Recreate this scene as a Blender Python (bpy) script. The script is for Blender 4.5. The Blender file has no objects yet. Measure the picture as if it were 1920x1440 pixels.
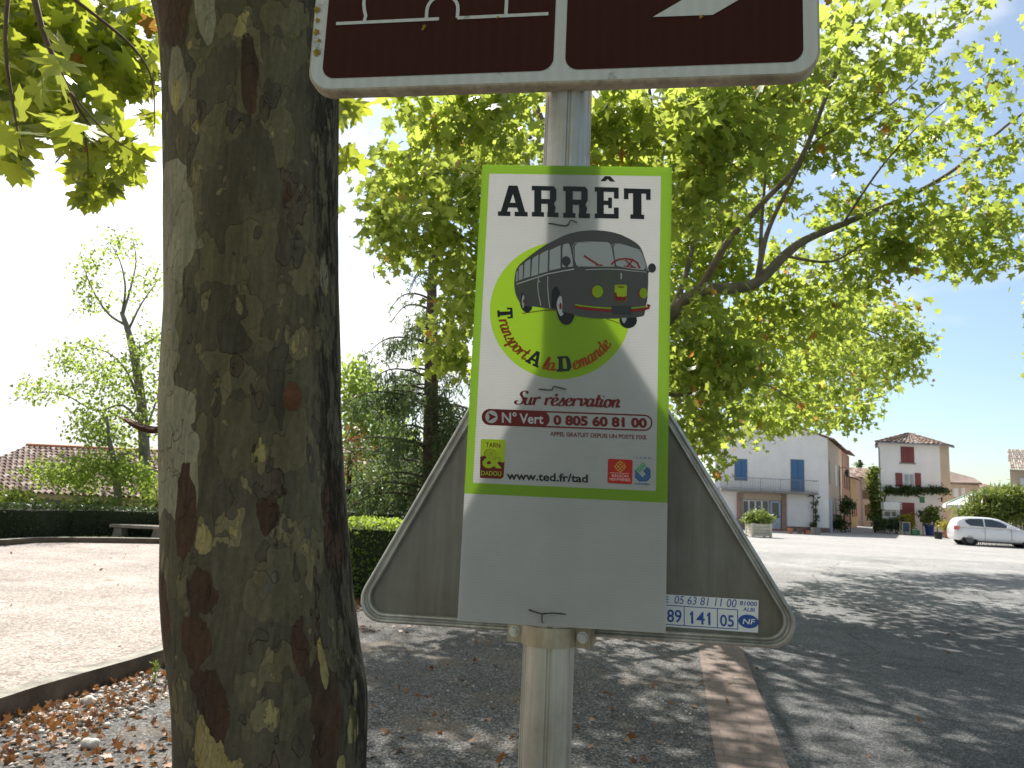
import bpy, bmesh, math, random
import numpy as np
from mathutils import Vector, Matrix
from mathutils.geometry import tessellate_polygon
random.seed(7); rng = np.random.default_rng(7)
C = bpy.context.scene.collection
sc = bpy.context.scene
R_ = math.radians

# ------------------------------------------------------------------ camera, sky, sun, exposure
EYE = 1.55; FPX = 1380.0; PITCH = 0.1492; ROLL = 0.0461
_F = np.array([0, math.cos(PITCH), math.sin(PITCH)]); _U0 = np.array([0, -math.sin(PITCH), math.cos(PITCH)]); _X = np.array([1., 0, 0])
CR = math.cos(ROLL)*_X + math.sin(ROLL)*_U0
CU = math.cos(ROLL)*_U0 - math.sin(ROLL)*_X
CF = _F
cam = bpy.data.cameras.new("camera"); camo = bpy.data.objects.new("camera", cam); C.objects.link(camo)
cam.sensor_fit = 'HORIZONTAL'; cam.sensor_width = 36.0; cam.lens = 36.0*FPX/1920.0
cam.clip_start = 0.05; cam.clip_end = 3000
camo.matrix_world = Matrix(((CR[0], CU[0], -CF[0], 0), (CR[1], CU[1], -CF[1], 0), (CR[2], CU[2], -CF[2], EYE), (0, 0, 0, 1)))
cam.dof.use_dof = True; cam.dof.focus_distance = 1.25; cam.dof.aperture_fstop = 15.0
sc.camera = camo

SUN_AZ, SUN_EL = -15.0, 50.0
S = np.array([math.sin(R_(SUN_AZ))*math.cos(R_(SUN_EL)), math.cos(R_(SUN_AZ))*math.cos(R_(SUN_EL)), math.sin(R_(SUN_EL))])
world = bpy.data.worlds.new("World"); sc.world = world; world.use_nodes = True
wn, wl = world.node_tree.nodes, world.node_tree.links
wn.clear()
w_out = wn.new('ShaderNodeOutputWorld'); w_bg = wn.new('ShaderNodeBackground'); w_sky = wn.new('ShaderNodeTexSky')
w_sky.sky_type = 'NISHITA'; w_sky.sun_disc = False; w_sky.sun_elevation = R_(SUN_EL); w_sky.sun_rotation = R_(SUN_AZ)
w_sky.air_density = 1.0; w_sky.dust_density = 0.8; w_sky.ozone_density = 1.0
w_bg.inputs['Strength'].default_value = 0.075
# thin cloud veils
w_tc = wn.new('ShaderNodeTexCoord'); w_map = wn.new('ShaderNodeMapping'); w_map.inputs['Scale'].default_value = (1.6, 1.6, 3.6)
w_map.inputs['Location'].default_value = (0.35, 0.2, 0.1)
w_no = wn.new('ShaderNodeTexNoise'); w_no.inputs['Scale'].default_value = 1.7; w_no.inputs['Detail'].default_value = 7; w_no.inputs['Roughness'].default_value = 0.55
w_rp = wn.new('ShaderNodeValToRGB'); w_rp.color_ramp.elements[0].position = 0.42; w_rp.color_ramp.elements[1].position = 0.66; w_rp.color_ramp.elements[0].color = (.13, .13, .13, 1)
w_mx = wn.new('ShaderNodeMixRGB'); w_mx.inputs['Color2'].default_value = (8.4, 8.2, 8.0, 1)
w_k = wn.new('ShaderNodeMath'); w_k.operation = 'MULTIPLY'; w_k.inputs[1].default_value = 0.88
wl.new(w_tc.outputs['Generated'], w_map.inputs['Vector']); wl.new(w_map.outputs['Vector'], w_no.inputs['Vector'])
w_sx = wn.new('ShaderNodeSeparateXYZ'); w_a = wn.new('ShaderNodeMath'); w_a.operation = 'MULTIPLY_ADD'; w_a.inputs[1].default_value = -0.34
w_b = wn.new('ShaderNodeMath'); w_b.operation = 'MULTIPLY_ADD'; w_b.inputs[1].default_value = 0.02
wl.new(w_tc.outputs['Generated'], w_sx.inputs[0]); wl.new(w_sx.outputs[0], w_a.inputs[0]); wl.new(w_no.outputs['Fac'], w_a.inputs[2]); wl.new(w_sx.outputs[1], w_b.inputs[0]); wl.new(w_a.outputs[0], w_b.inputs[2])
wl.new(w_b.outputs[0], w_rp.inputs['Fac']); wl.new(w_rp.outputs['Color'], w_k.inputs[0]); wl.new(w_k.outputs[0], w_mx.inputs['Fac'])
# the veil is brighter round the sun (forward scattering)
w_dot = wn.new('ShaderNodeVectorMath'); w_dot.operation = 'DOT_PRODUCT'; w_dot.inputs[1].default_value = tuple(S); wl.new(w_tc.outputs['Generated'], w_dot.inputs[0])
w_p = wn.new('ShaderNodeMath'); w_p.operation = 'POWER'; w_p.use_clamp = False; w_p.inputs[1].default_value = 2.4
w_c0 = wn.new('ShaderNodeMath'); w_c0.operation = 'MAXIMUM'; w_c0.inputs[1].default_value = 0.0; wl.new(w_dot.outputs['Value'], w_c0.inputs[0]); wl.new(w_c0.outputs[0], w_p.inputs[0])
w_g = wn.new('ShaderNodeMath'); w_g.operation = 'MULTIPLY_ADD'; w_g.inputs[1].default_value = 1.4; w_g.inputs[2].default_value = 0.48; wl.new(w_p.outputs[0], w_g.inputs[0])
w_cc = wn.new('ShaderNodeMixRGB'); w_cc.blend_type = 'MULTIPLY'; w_cc.inputs['Fac'].default_value = 1; w_cc.inputs['Color1'].default_value = (8.4, 8.3, 8.2, 1); wl.new(w_g.outputs[0], w_cc.inputs['Color2']); wl.new(w_cc.outputs['Color'], w_mx.inputs['Color2'])
w_t = wn.new('ShaderNodeMixRGB'); w_t.blend_type = 'MULTIPLY'; w_t.inputs['Fac'].default_value = 1; w_t.inputs['Color2'].default_value = (0.95, 1.055, 1.04, 1); wl.new(w_sky.outputs['Color'], w_t.inputs['Color1']); wl.new(w_t.outputs['Color'], w_mx.inputs['Color1']); wl.new(w_mx.outputs['Color'], w_bg.inputs['Color']); wl.new(w_bg.outputs[0], w_out.inputs['Surface'])
sl = bpy.data.lights.new("sun", 'SUN'); sl.energy = 4.8; sl.angle = R_(0.53); sl.color = (1.0, 0.95, 0.87)
so = bpy.data.objects.new("sun", sl); C.objects.link(so); so.rotation_euler = Vector(S).to_track_quat('Z', 'Y').to_euler(); so.location = Vector(S)*60
sc.view_settings.view_transform = 'Standard'; sc.view_settings.look = 'None'; sc.view_settings.gamma = 1.0
sc.view_settings.exposure = 1.0
sc.cycles.max_bounces = 10; sc.cycles.transmission_bounces = 6; sc.cycles.diffuse_bounces = 5; sc.cycles.caustics_reflective = False; sc.cycles.caustics_refractive = False

# ------------------------------------------------------------------ measuring helpers
def ray(px, py):
    return CF + (px-960)/FPX*CR - (py-720)/FPX*CU
def G(px, py, z=0.0):                    # where that sight line meets the level z
    d = ray(px, py); t = (z-EYE)/d[2]; return np.array([d[0]*t, d[1]*t, z])
def D(px, py, Y):                        # the point of that sight line at distance Y
    d = ray(px, py); t = Y/d[1]; return np.array([d[0]*t, Y, EYE+d[2]*t])
def hit(px, py, p0, n):
    d = ray(px, py); o = np.array([0, 0, EYE]); t = np.dot(p0-o, n)/np.dot(d, n); return o+d*t

# ------------------------------------------------------------------ object helpers
ORI = {}
def tag(o, label=None, cat=None, group=None, kind=None):
    if label: o['label'] = label
    if cat: o['category'] = cat
    if group: o['group'] = group
    if kind: o['kind'] = kind
    return o
def thing(name, label, cat, loc=(0, 0, 0), group=None):
    o = bpy.data.objects.new(name, None); C.objects.link(o); o.location = Vector(loc); o.empty_display_size = 0.2
    ORI[o.name] = np.array(loc, float); return tag(o, label, cat, group)
class MB:
    def __init__(s): s.v = []; s.f = []; s.m = []
    def add(s, vs, fs, m=0):
        b = len(s.v); s.v += [tuple(map(float, p)) for p in vs]; s.f += [tuple(b+i for i in f) for f in fs]; s.m += [m]*len(fs); return s
    def quad(s, a, b, c, d, m=0): return s.add([a, b, c, d], [(0, 1, 2, 3)], m)
    def box(s, c, size, ax=None, m=0):
        c = np.array(c, float); ax = np.eye(3) if ax is None else np.array(ax, float); h = np.array(size, float)/2
        vs = [c + ax[0]*h[0]*i + ax[1]*h[1]*j + ax[2]*h[2]*k for k in (-1, 1) for j in (-1, 1) for i in (-1, 1)]
        return s.add(vs, [(0, 2, 3, 1), (4, 5, 7, 6), (0, 1, 5, 4), (2, 6, 7, 3), (0, 4, 6, 2), (1, 3, 7, 5)], m)
    def bb(s, x0, x1, y0, y1, z0, z1, m=0): return s.box(((x0+x1)/2, (y0+y1)/2, (z0+z1)/2), (abs(x1-x0), abs(y1-y0), abs(z1-z0)), None, m)
    def tube(s, pts, rad, n=8, m=0, cap=True):
        pts = [np.array(p, float) for p in pts]; k = len(pts)
        rad = [rad]*k if np.isscalar(rad) else rad
        up = None; vs = []; fs = []
        for i, p in enumerate(pts):
            t = pts[min(i+1, k-1)]-pts[max(i-1, 0)]; t = t/(np.linalg.norm(t)+1e-9)
            if up is None:
                up = np.array([0, 0, 1.]) if abs(t[2]) < .9 else np.array([1., 0, 0])
            a = np.cross(t, up); a /= np.linalg.norm(a)+1e-9; b = np.cross(a, t); up = b
            for j in range(n):
                w = 2*math.pi*j/n; vs.append(p+rad[i]*(a*math.cos(w)+b*math.sin(w)))
        for i in range(k-1):
            for j in range(n):
                fs.append((i*n+j, i*n+(j+1) % n, (i+1)*n+(j+1) % n, (i+1)*n+j))
        if cap: fs += [tuple(range(n))[::-1], tuple(range((k-1)*n, k*n))]
        return s.add(vs, fs, m)
    def lathe(s, c, prof, n=20, m=0, sq=None):
        vs = []; fs = []; k = len(prof)
        for r, z in prof:
            for j in range(n):
                w = 2*math.pi*(j+.5)/n; x, y = math.cos(w), math.sin(w)
                vs.append((c[0]+r*x, c[1]+r*y, c[2]+z))
        for i in range(k-1):
            for j in range(n): fs.append((i*n+j, i*n+(j+1) % n, (i+1)*n+(j+1) % n, (i+1)*n+j))
        fs += [tuple(range(n))[::-1], tuple(range((k-1)*n, k*n))]
        return s.add(vs, fs, m)
    def build(s, name, mats, parent=None, smooth=False, bevel=0):
        me = bpy.data.meshes.new(name)
        v = np.array(s.v, float).reshape(-1, 3)
        off = ORI[parent.name] if parent is not None else np.zeros(3)
        if len(v): v = v-off
        me.from_pydata(v.tolist(), [], s.f); me.update()
        mats = mats if isinstance(mats, (list, tuple)) else [mats]
        for q in mats: me.materials.append(q)
        if len(mats) > 1: me.polygons.foreach_set('material_index', s.m)
        if smooth: me.polygons.foreach_set('use_smooth', [True]*len(me.polygons))
        o = bpy.data.objects.new(name, me); C.objects.link(o)
        if parent is not None: o.parent = parent; ORI[o.name] = off
        else: ORI[o.name] = np.zeros(3)
        if bevel:
            b = o.modifiers.new('bevel', 'BEVEL'); b.width = bevel; b.segments = 2; b.limit_method = 'ANGLE'
        return o
def copy_tree(o, parent=None):
    c = o.copy(); C.objects.link(c)
    if parent is not None: c.parent = parent
    for ch in list(o.children): copy_tree(ch, c)
    return c
def raw_mesh(name, v, tri, mat, parent=None, rnd=None, smooth=False, k=3):
    me = bpy.data.meshes.new(name)
    off = ORI[parent.name] if parent is not None else np.zeros(3)
    v = (v-off).astype(np.float32); n = len(tri)
    me.vertices.add(len(v)); me.vertices.foreach_set('co', v.ravel())
    me.loops.add(n*k); me.loops.foreach_set('vertex_index', tri.astype(np.int32).ravel())
    me.polygons.add(n); me.polygons.foreach_set('loop_start', np.arange(0, n*k, k, dtype=np.int32))
    if smooth: me.polygons.foreach_set('use_smooth', np.ones(n, bool))
    me.update(calc_edges=True)
    if rnd is not None:
        a = me.attributes.new('rnd', 'FLOAT', 'POINT'); a.data.foreach_set('value', rnd.astype(np.float32))
    me.materials.append(mat)
    o = bpy.data.objects.new(name, me); C.objects.link(o)
    if parent is not None: o.parent = parent
    ORI[o.name] = off
    return o

# ------------------------------------------------------------------ materials
class NT:
    def __init__(s, name):
        s.mat = bpy.data.materials.new(name); s.mat.use_nodes = True; s.n = s.mat.node_tree.nodes; s.l = s.mat.node_tree.links
        s.n.clear(); s.out = s.n.new('ShaderNodeOutputMaterial')
    def new(s, t, **kw):
        q = s.n.new(t)
        for k, v in kw.items(): setattr(q, k, v)
        return q
    def link(s, a, b): s.l.new(a, b)
    def coord(s, scale=(1, 1, 1), kind='Object', loc=(0, 0, 0), rot=(0, 0, 0)):
        t = s.new('ShaderNodeTexCoord'); m = s.new('ShaderNodeMapping'); m.inputs['Scale'].default_value = scale
        m.inputs['Location'].default_value = loc; m.inputs['Rotation'].default_value = rot
        s.link(t.outputs[kind], m.inputs['Vector']); return m.outputs['Vector']
    def noise(s, vec, scale, detail=4, rough=.55, dist=0):
        q = s.new('ShaderNodeTexNoise'); q.inputs['Scale'].default_value = scale; q.inputs['Detail'].default_value = detail
        q.inputs['Roughness'].default_value = rough; q.inputs['Distortion'].default_value = dist
        s.link(vec, q.inputs['Vector']); return q.outputs['Fac']
    def voro(s, vec, scale, feature='F1', out='Distance', rnd=1):
        q = s.new('ShaderNodeTexVoronoi', feature=feature); q.inputs['Scale'].default_value = scale; q.inputs['Randomness'].default_value = rnd
        s.link(vec, q.inputs['Vector']); return q.outputs[out]
    def ramp(s, fac, stops, interp='LINEAR'):
        q = s.new('ShaderNodeValToRGB'); cr = q.color_ramp; cr.interpolation = interp
        while len(cr.elements) < len(stops): cr.elements.new(0.5)
        for e, (p, c) in zip(cr.elements, stops):
            e.position = p; e.color = (c, c, c, 1) if np.isscalar(c) else (*c, 1)
        s.link(fac, q.inputs['Fac']); return q.outputs['Color']
    def mix(s, fac, a, b, mode='MIX'):
        q = s.new('ShaderNodeMixRGB', blend_type=mode)
        for i, v in ((0, fac), (1, a), (2, b)):
            if hasattr(v, 'is_linked'): s.link(v, q.inputs[i])
            elif np.isscalar(v): q.inputs[i].default_value = v if i == 0 else (v, v, v, 1)
            else: q.inputs[i].default_value = (*v, 1)
        return q.outputs['Color']
    def math(s, op, a, b=None, c=None):
        q = s.new('ShaderNodeMath', operation=op)
        for i, v in enumerate((a, b, c)):
            if v is None: continue
            if hasattr(v, 'is_linked'): s.link(v, q.inputs[i])
            else: q.inputs[i].default_value = v
        return q.outputs[0]
    def bump(s, h, dist=.01, strength=1.0):
        q = s.new('ShaderNodeBump'); q.inputs['Distance'].default_value = dist; q.inputs['Strength'].default_value = strength
        s.link(h, q.inputs['Height']); return q.outputs['Normal']
    def attr(s, name):
        q = s.new('ShaderNodeAttribute'); q.attribute_name = name; return q
    def bsdf(s, col, rough=.7, metal=0, normal=None, spec=.5, coat=0):
        q = s.new('ShaderNodeBsdfPrincipled')
        for k, v in (('Base Color', col), ('Roughness', rough), ('Metallic', metal)):
            if hasattr(v, 'is_linked'): s.link(v, q.inputs[k])
            else: q.inputs[k].default_value = v if np.isscalar(v) else (*v, 1)
        q.inputs['Specular IOR Level'].default_value = spec; q.inputs['Coat Weight'].default_value = coat
        if normal is not None: s.link(normal, q.inputs['Normal'])
        return q.outputs[0]
    def done(s, shader): s.link(shader, s.out.inputs['Surface']); return s.mat
def plain(name, col, rough=.6, metal=0, var=.12, scale=6, spec=.4, coat=0, bump=0):
    t = NT(name); v = t.coord(); n = t.noise(v, scale, 5, .6)
    lo = tuple(c*(1-var) for c in col); hi = tuple(min(1, c*(1+var)) for c in col)
    col_ = t.ramp(n, [(.3, lo), (.7, hi)])
    nm = t.bump(t.noise(v, scale*6, 4), bump) if bump else None
    return t.done(t.bsdf(col_, rough, metal, nm, spec, coat))
def leaf_mat(name, dark, light, trans, tmix=.5, brown=None, rough=.45):
    t = NT(name); a = t.attr('rnd').outputs['Fac']
    st = [(0, dark), (.9, light)]
    st2 = [(0, tuple(c*.75 for c in trans)), (.85, trans)]
    if brown: st += [(.978, light), (.988, brown)]; st2 += [(.978, trans), (.988, brown)]
    c1 = t.ramp(a, st); c2 = t.ramp(a, st2)
    b = t.bsdf(c1, rough, 0, None, .35); tr = t.new('ShaderNodeBsdfTranslucent'); t.link(c2, tr.inputs['Color'])
    m = t.new('ShaderNodeMixShader'); m.inputs[0].default_value = tmix; t.link(b, m.inputs[1]); t.link(tr.outputs[0], m.inputs[2])
    return t.done(m.outputs[0])

def m_asphalt(name, base, speck=.5, leafy=False, patch=.25, lit_far_cracked=False):
    t = NT(name); v = t.coord()
    big = t.noise(v, .35, 5, .6); mid = t.noise(v, 3, 5, .65); fine = t.voro(v, 90, 'F1', 'Color')
    q = t.new('ShaderNodeSeparateColor'); t.link(fine, q.inputs[0])
    c = t.ramp(q.outputs[0], [(.0, tuple(x*(1-speck) for x in base)), (.6, base), (1, tuple(min(1, x*(1+2.2*speck)) for x in base))])
    c = t.mix(1, c, t.ramp(big, [(.3, 1-patch), (.7, 1+patch)]), 'MULTIPLY')
    c = t.mix(1, c, t.ramp(mid, [(.3, .85), (.7, 1.15)]), 'MULTIPLY')
    if leafy:
        dn = t.noise(v, 1.3, 6, .7)
        c = t.mix(t.ramp(dn, [(.52, 0), (.7, .65)]), c, (.17, .12, .075))
    if lit_far_cracked:            # sunlit brightness painted into the far road, darker by the trees; mended patches, cracks
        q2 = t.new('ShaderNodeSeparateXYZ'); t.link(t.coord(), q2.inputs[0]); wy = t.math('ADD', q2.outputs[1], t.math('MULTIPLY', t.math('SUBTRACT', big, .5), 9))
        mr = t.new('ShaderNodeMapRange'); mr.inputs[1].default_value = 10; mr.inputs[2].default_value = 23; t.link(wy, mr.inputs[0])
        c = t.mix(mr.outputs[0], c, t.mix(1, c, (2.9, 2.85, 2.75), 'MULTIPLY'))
        ck = t.voro(t.coord((1, 1, 1), rot=(0, 0, .4)), .55, 'DISTANCE_TO_EDGE'); ck = t.math('ADD', ck, t.math('MULTIPLY', t.math('SUBTRACT', mid, .5), .06))
        c = t.mix(t.ramp(ck, [(.002, .7), (.009, 0)]), c, (.03, .03, .03))
    d = t.voro(v, 90); h = t.mix(.6, t.ramp(d, [(0, 1), (.6, 0)]), t.noise(v, 25, 5))
    return t.done(t.bsdf(c, .85, 0, t.bump(h, .006, .9), .3))
def m_gravel():
    t = NT('court_gravel'); v = t.coord()
    fine = t.voro(v, 55, 'F1', 'Color'); q = t.new('ShaderNodeSeparateColor'); t.link(fine, q.inputs[0])
    c = t.ramp(q.outputs[0], [(0, (.19, .16, .14)), (.5, (.35, .30, .27)), (1, (.52, .47, .43))])
    c = t.mix(1, c, t.ramp(t.noise(v, .8, 6, .65), [(.3, .70), (.7, 1.12)]), 'MULTIPLY')
    c = t.mix(t.ramp(t.noise(v, 2.6, 7, .75), [(.58, 0), (.68, .7)]), c, (.17, .12, .085))
    h = t.mix(.5, t.ramp(t.voro(v, 55), [(0, 1), (.5, 0)]), t.noise(v, 14, 6, .7))
    return t.done(t.bsdf(c, .9, 0, t.bump(h, .012, 1), .2))
def m_brick(name, c1, c2, mortar, scale, bw=.5, rh=.25, ms=.02, rot=(0, 0, 0), kind='Object', bump=.006):
    t = NT(name); v = t.coord((1, 1, 1), kind, rot=rot)
    q = t.new('ShaderNodeTexBrick'); q.inputs['Scale'].default_value = scale; q.inputs['Brick Width'].default_value = bw; q.inputs['Row Height'].default_value = rh
    q.inputs['Mortar Size'].default_value = ms; q.inputs['Color1'].default_value = (*c1, 1); q.inputs['Color2'].default_value = (*c2, 1); q.inputs['Mortar'].default_value = (*mortar, 1)
    t.link(v, q.inputs['Vector'])
    c = t.mix(1, q.outputs['Color'], t.ramp(t.noise(v, 3, 6, .7), [(.25, .7), (.75, 1.25)]), 'MULTIPLY')
    h = t.math('SUBTRACT', t.noise(v, 40, 3), t.math('MULTIPLY', q.outputs['Fac'], 1.5))
    return t.done(t.bsdf(c, .85, 0, t.bump(h, bump), .25))
def m_plaster(name, col, stain=.15):
    t = NT(name); v = t.coord(); n = t.noise(v, .9, 7, .7); n2 = t.noise(t.coord((3, 3, .5)), 1.2, 6, .7)
    c = t.mix(1, tuple(col), t.ramp(n, [(.3, 1-stain), (.65, 1.04)]), 'MULTIPLY')
    c = t.mix(1, c, t.ramp(n2, [(.25, 1-stain*.5), (.6, 1.0)]), 'MULTIPLY')
    return t.done(t.bsdf(c, .9, 0, t.bump(t.noise(v, 30, 4), .006), .15))
def m_tile():
    t = NT('roof_tile'); a = t.attr('rnd').outputs['Fac']; v = t.coord()
    c = t.ramp(a, [(0, (.10, .065, .055)), (.35, (.20, .125, .10)), (.7, (.30, .21, .17)), (1, (.46, .38, .33))])
    c = t.mix(t.ramp(t.noise(v, 7, 6, .75), [(.5, 0), (.66, .8)]), c, (.10, .09, .08))
    c = t.mix(t.ramp(t.noise(v, 16, 5, .7), [(.62, 0), (.72, .7)]), c, (.42, .40, .34))
    return t.done(t.bsdf(c, .85, 0, t.bump(t.noise(v, 25, 4), .01), .2))
def m_alu(name='brushed_aluminium', col=(.50, .48, .44), rough=.42, grime=(.22, .17, .10), metal=.85, gr=.55):
    t = NT(name); v = t.coord((30, 30, 1.2)); v2 = t.coord()
    n = t.noise(v, 3, 5, .6); g = t.noise(v2, 5, 7, .7); g2 = t.noise(t.coord((14, 14, 1)), 2, 5, .7)
    c = t.mix(t.ramp(g, [(.42, 0), (.75, gr)]), tuple(col), grime)
    c = t.mix(t.ramp(g2, [(.5, 0), (.75, gr*.8)]), c, tuple(x*.7+.05 for x in grime))
    c = t.mix(1, c, t.ramp(n, [(.3, .85), (.7, 1.1)]), 'MULTIPLY')
    r = t.ramp(g, [(.3, rough), (.7, min(1, rough+.25))])
    return t.done(t.bsdf(c, r, metal, t.bump(t.noise(v, 6, 3), .0006), .5))
def ink(name, col, tr=0.0, rough=.5):
    t = NT(name); b = t.bsdf(col, rough, 0, None, .3)
    if tr <= 0: return t.done(b)
    q = t.new('ShaderNodeBsdfTranslucent'); q.inputs['Color'].default_value = (*[min(1, c*1.6) for c in col], 1)
    m = t.new('ShaderNodeMixShader'); m.inputs[0].default_value = tr; t.link(b, m.inputs[1]); t.link(q.outputs[0], m.inputs[2]); return t.done(m.outputs[0])
def m_bark():
    t = NT('plane_bark'); v = t.coord((1, 1, .62)); v2 = t.coord((1, 1, .42), loc=(3.1, 1.7, .4)); vf = t.coord((2.2, 2.2, .5))
    fine = t.noise(t.coord(), 60, 6, .7); grain = t.noise(t.coord((1, 1, .12)), 70, 4, .6)
    va = t.coord((1, 1, .55), loc=(7, 2, 1)); vb = t.coord((1, 1, .5), loc=(-3, 5, 2.2)); vc = t.coord((1, 1, .7), loc=(1.4, -6, 4))
    n1 = t.noise(v, 9.5, 2.6, .5); n2 = t.noise(v2, 9.0, 3, .55); n3 = t.noise(va, 13, 2.6, .5); n4 = t.noise(vb, 6.5, 2.6, .5); n5 = t.noise(v2, 26, 4, .6, .3); n6 = t.noise(vc, 20, 2.4, .5); n7 = t.noise(vb, 11, 2.6, .52)
    fj = t.math('MULTIPLY', t.math('SUBTRACT', fine, .5), .035)
    n1 = t.math('ADD', n1, fj); n2 = t.math('ADD', n2, fj); n3 = t.math('ADD', n3, fj); n4 = t.math('ADD', n4, fj); n7 = t.math('ADD', n7, fj)
    def layer(c, n, th, colr, w=.006):
        m = t.ramp(n, [(th-w/2, 0), (th+w/2, 1)]); return t.mix(m, c, colr), m
    tone = t.ramp(t.noise(t.coord((1, 1, .3)), 5, 4, .6), [(.35, .78), (.65, 1.22)])
    c, l1 = layer((.062, .053, .037), n4, .53, (.088, .077, .046))
    c, l2 = layer(c, n1, .56, (.115, .098, .054)); c, l3 = layer(c, n7, .60, (.047, .041, .032)); c, l4 = layer(c, n3, .63, (.165, .138, .074))
    c, l5 = layer(c, n2, .645, t.ramp(n5, [(.4, (.074, .048, .033)), (.6, (.055, .040, .031))])); c, l6 = layer(c, n6, .70, (.20, .165, .085))
    c, l7 = layer(c, n4, .685, (.088, .082, .068))
    c = t.mix(.36, c, (.100, .087, .060))
    c = t.mix(1, c, (1.40, 1.38, 1.36), 'MULTIPLY')
    c = t.mix(1, c, tone, 'MULTIPLY')
    h1 = t.math('SUBTRACT', t.math('ADD', t.math('MULTIPLY', l3, .6), t.math('MULTIPLY', l5, .8)), t.math('ADD', t.math('MULTIPLY', l2, .4), t.math('ADD', t.math('MULTIPLY', l4, .4), t.math('MULTIPLY', l1, .25))))
    m2 = l5; m3 = l6
    # pale stripe and fresh patches where plates have come off, fissured old bark on one side
    pa = t.attr('pale').outputs['Fac']; ye = t.attr('fresh').outputs['Fac']; fi = t.attr('fissure').outputs['Fac']; ru = t.attr('rust').outputs['Fac']
    jit = t.math('MULTIPLY', t.math('SUBTRACT', n1, .5), 1.5); jit2 = t.math('ADD', t.math('MULTIPLY', t.math('SUBTRACT', n2, .5), 2.2), t.math('MULTIPLY', t.math('SUBTRACT', n5, .5), .9)); jit3 = t.math('ADD', t.math('MULTIPLY', t.math('SUBTRACT', n3, .5), 2.2), t.math('MULTIPLY', t.math('SUBTRACT', n5, .5), 1.3))
    pm = t.ramp(t.math('ADD', pa, jit), [(.49, 0), (.50, 1)])
    c = t.mix(pm, c, t.ramp(t.noise(v2, 8, 5), [(.3, (.20, .18, .12)), (.7, (.33, .30, .215))]))
    rm = t.ramp(t.math('ADD', ru, jit2), [(.49, 0), (.50, 1)])
    c = t.mix(rm, c, t.ramp(n3, [(.35, (.095, .055, .034)), (.65, (.062, .042, .030))]))
    ym = t.ramp(t.math('ADD', ye, jit3), [(.49, 0), (.50, 1)])
    c = t.mix(ym, c, t.ramp(t.noise(v2, 10, 4), [(.35, (.28, .22, .085)), (.65, (.36, .30, .135))]))
    crack = t.ramp(t.noise(vf, 12, 7, .75, .4), [(.42, 0), (.5, 1)])
    fm = t.math('MULTIPLY', fi, t.math('SUBTRACT', 1, t.math('MULTIPLY', crack, .8)))
    c = t.mix(fm, c, (.045, .038, .03))
    c = t.mix(1, c, t.ramp(grain, [(.3, .78), (.7, 1.18)]), 'MULTIPLY')
    c = t.mix(1, c, t.ramp(fine, [(.3, .8), (.7, 1.15)]), 'MULTIPLY')
    h = t.math('ADD', h1, t.math('MULTIPLY', m2, .8)); h = t.math('SUBTRACT', h, t.math('MULTIPLY', m3, .4)); h = t.math('SUBTRACT', h, t.math('MULTIPLY', pm, .6))
    h = t.math('SUBTRACT', h, t.math('MULTIPLY', ym, .7)); h = t.math('ADD', h, t.math('MULTIPLY', rm, .5))
    h = t.math('SUBTRACT', h, t.math('MULTIPLY', fm, 1.6))
    h = t.math('ADD', h, t.math('MULTIPLY', fine, .35)); h = t.math('ADD', h, t.math('MULTIPLY', grain, .3))
    return t.done(t.bsdf(c, .9, 0, t.bump(h, .010, 1), .12))

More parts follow.
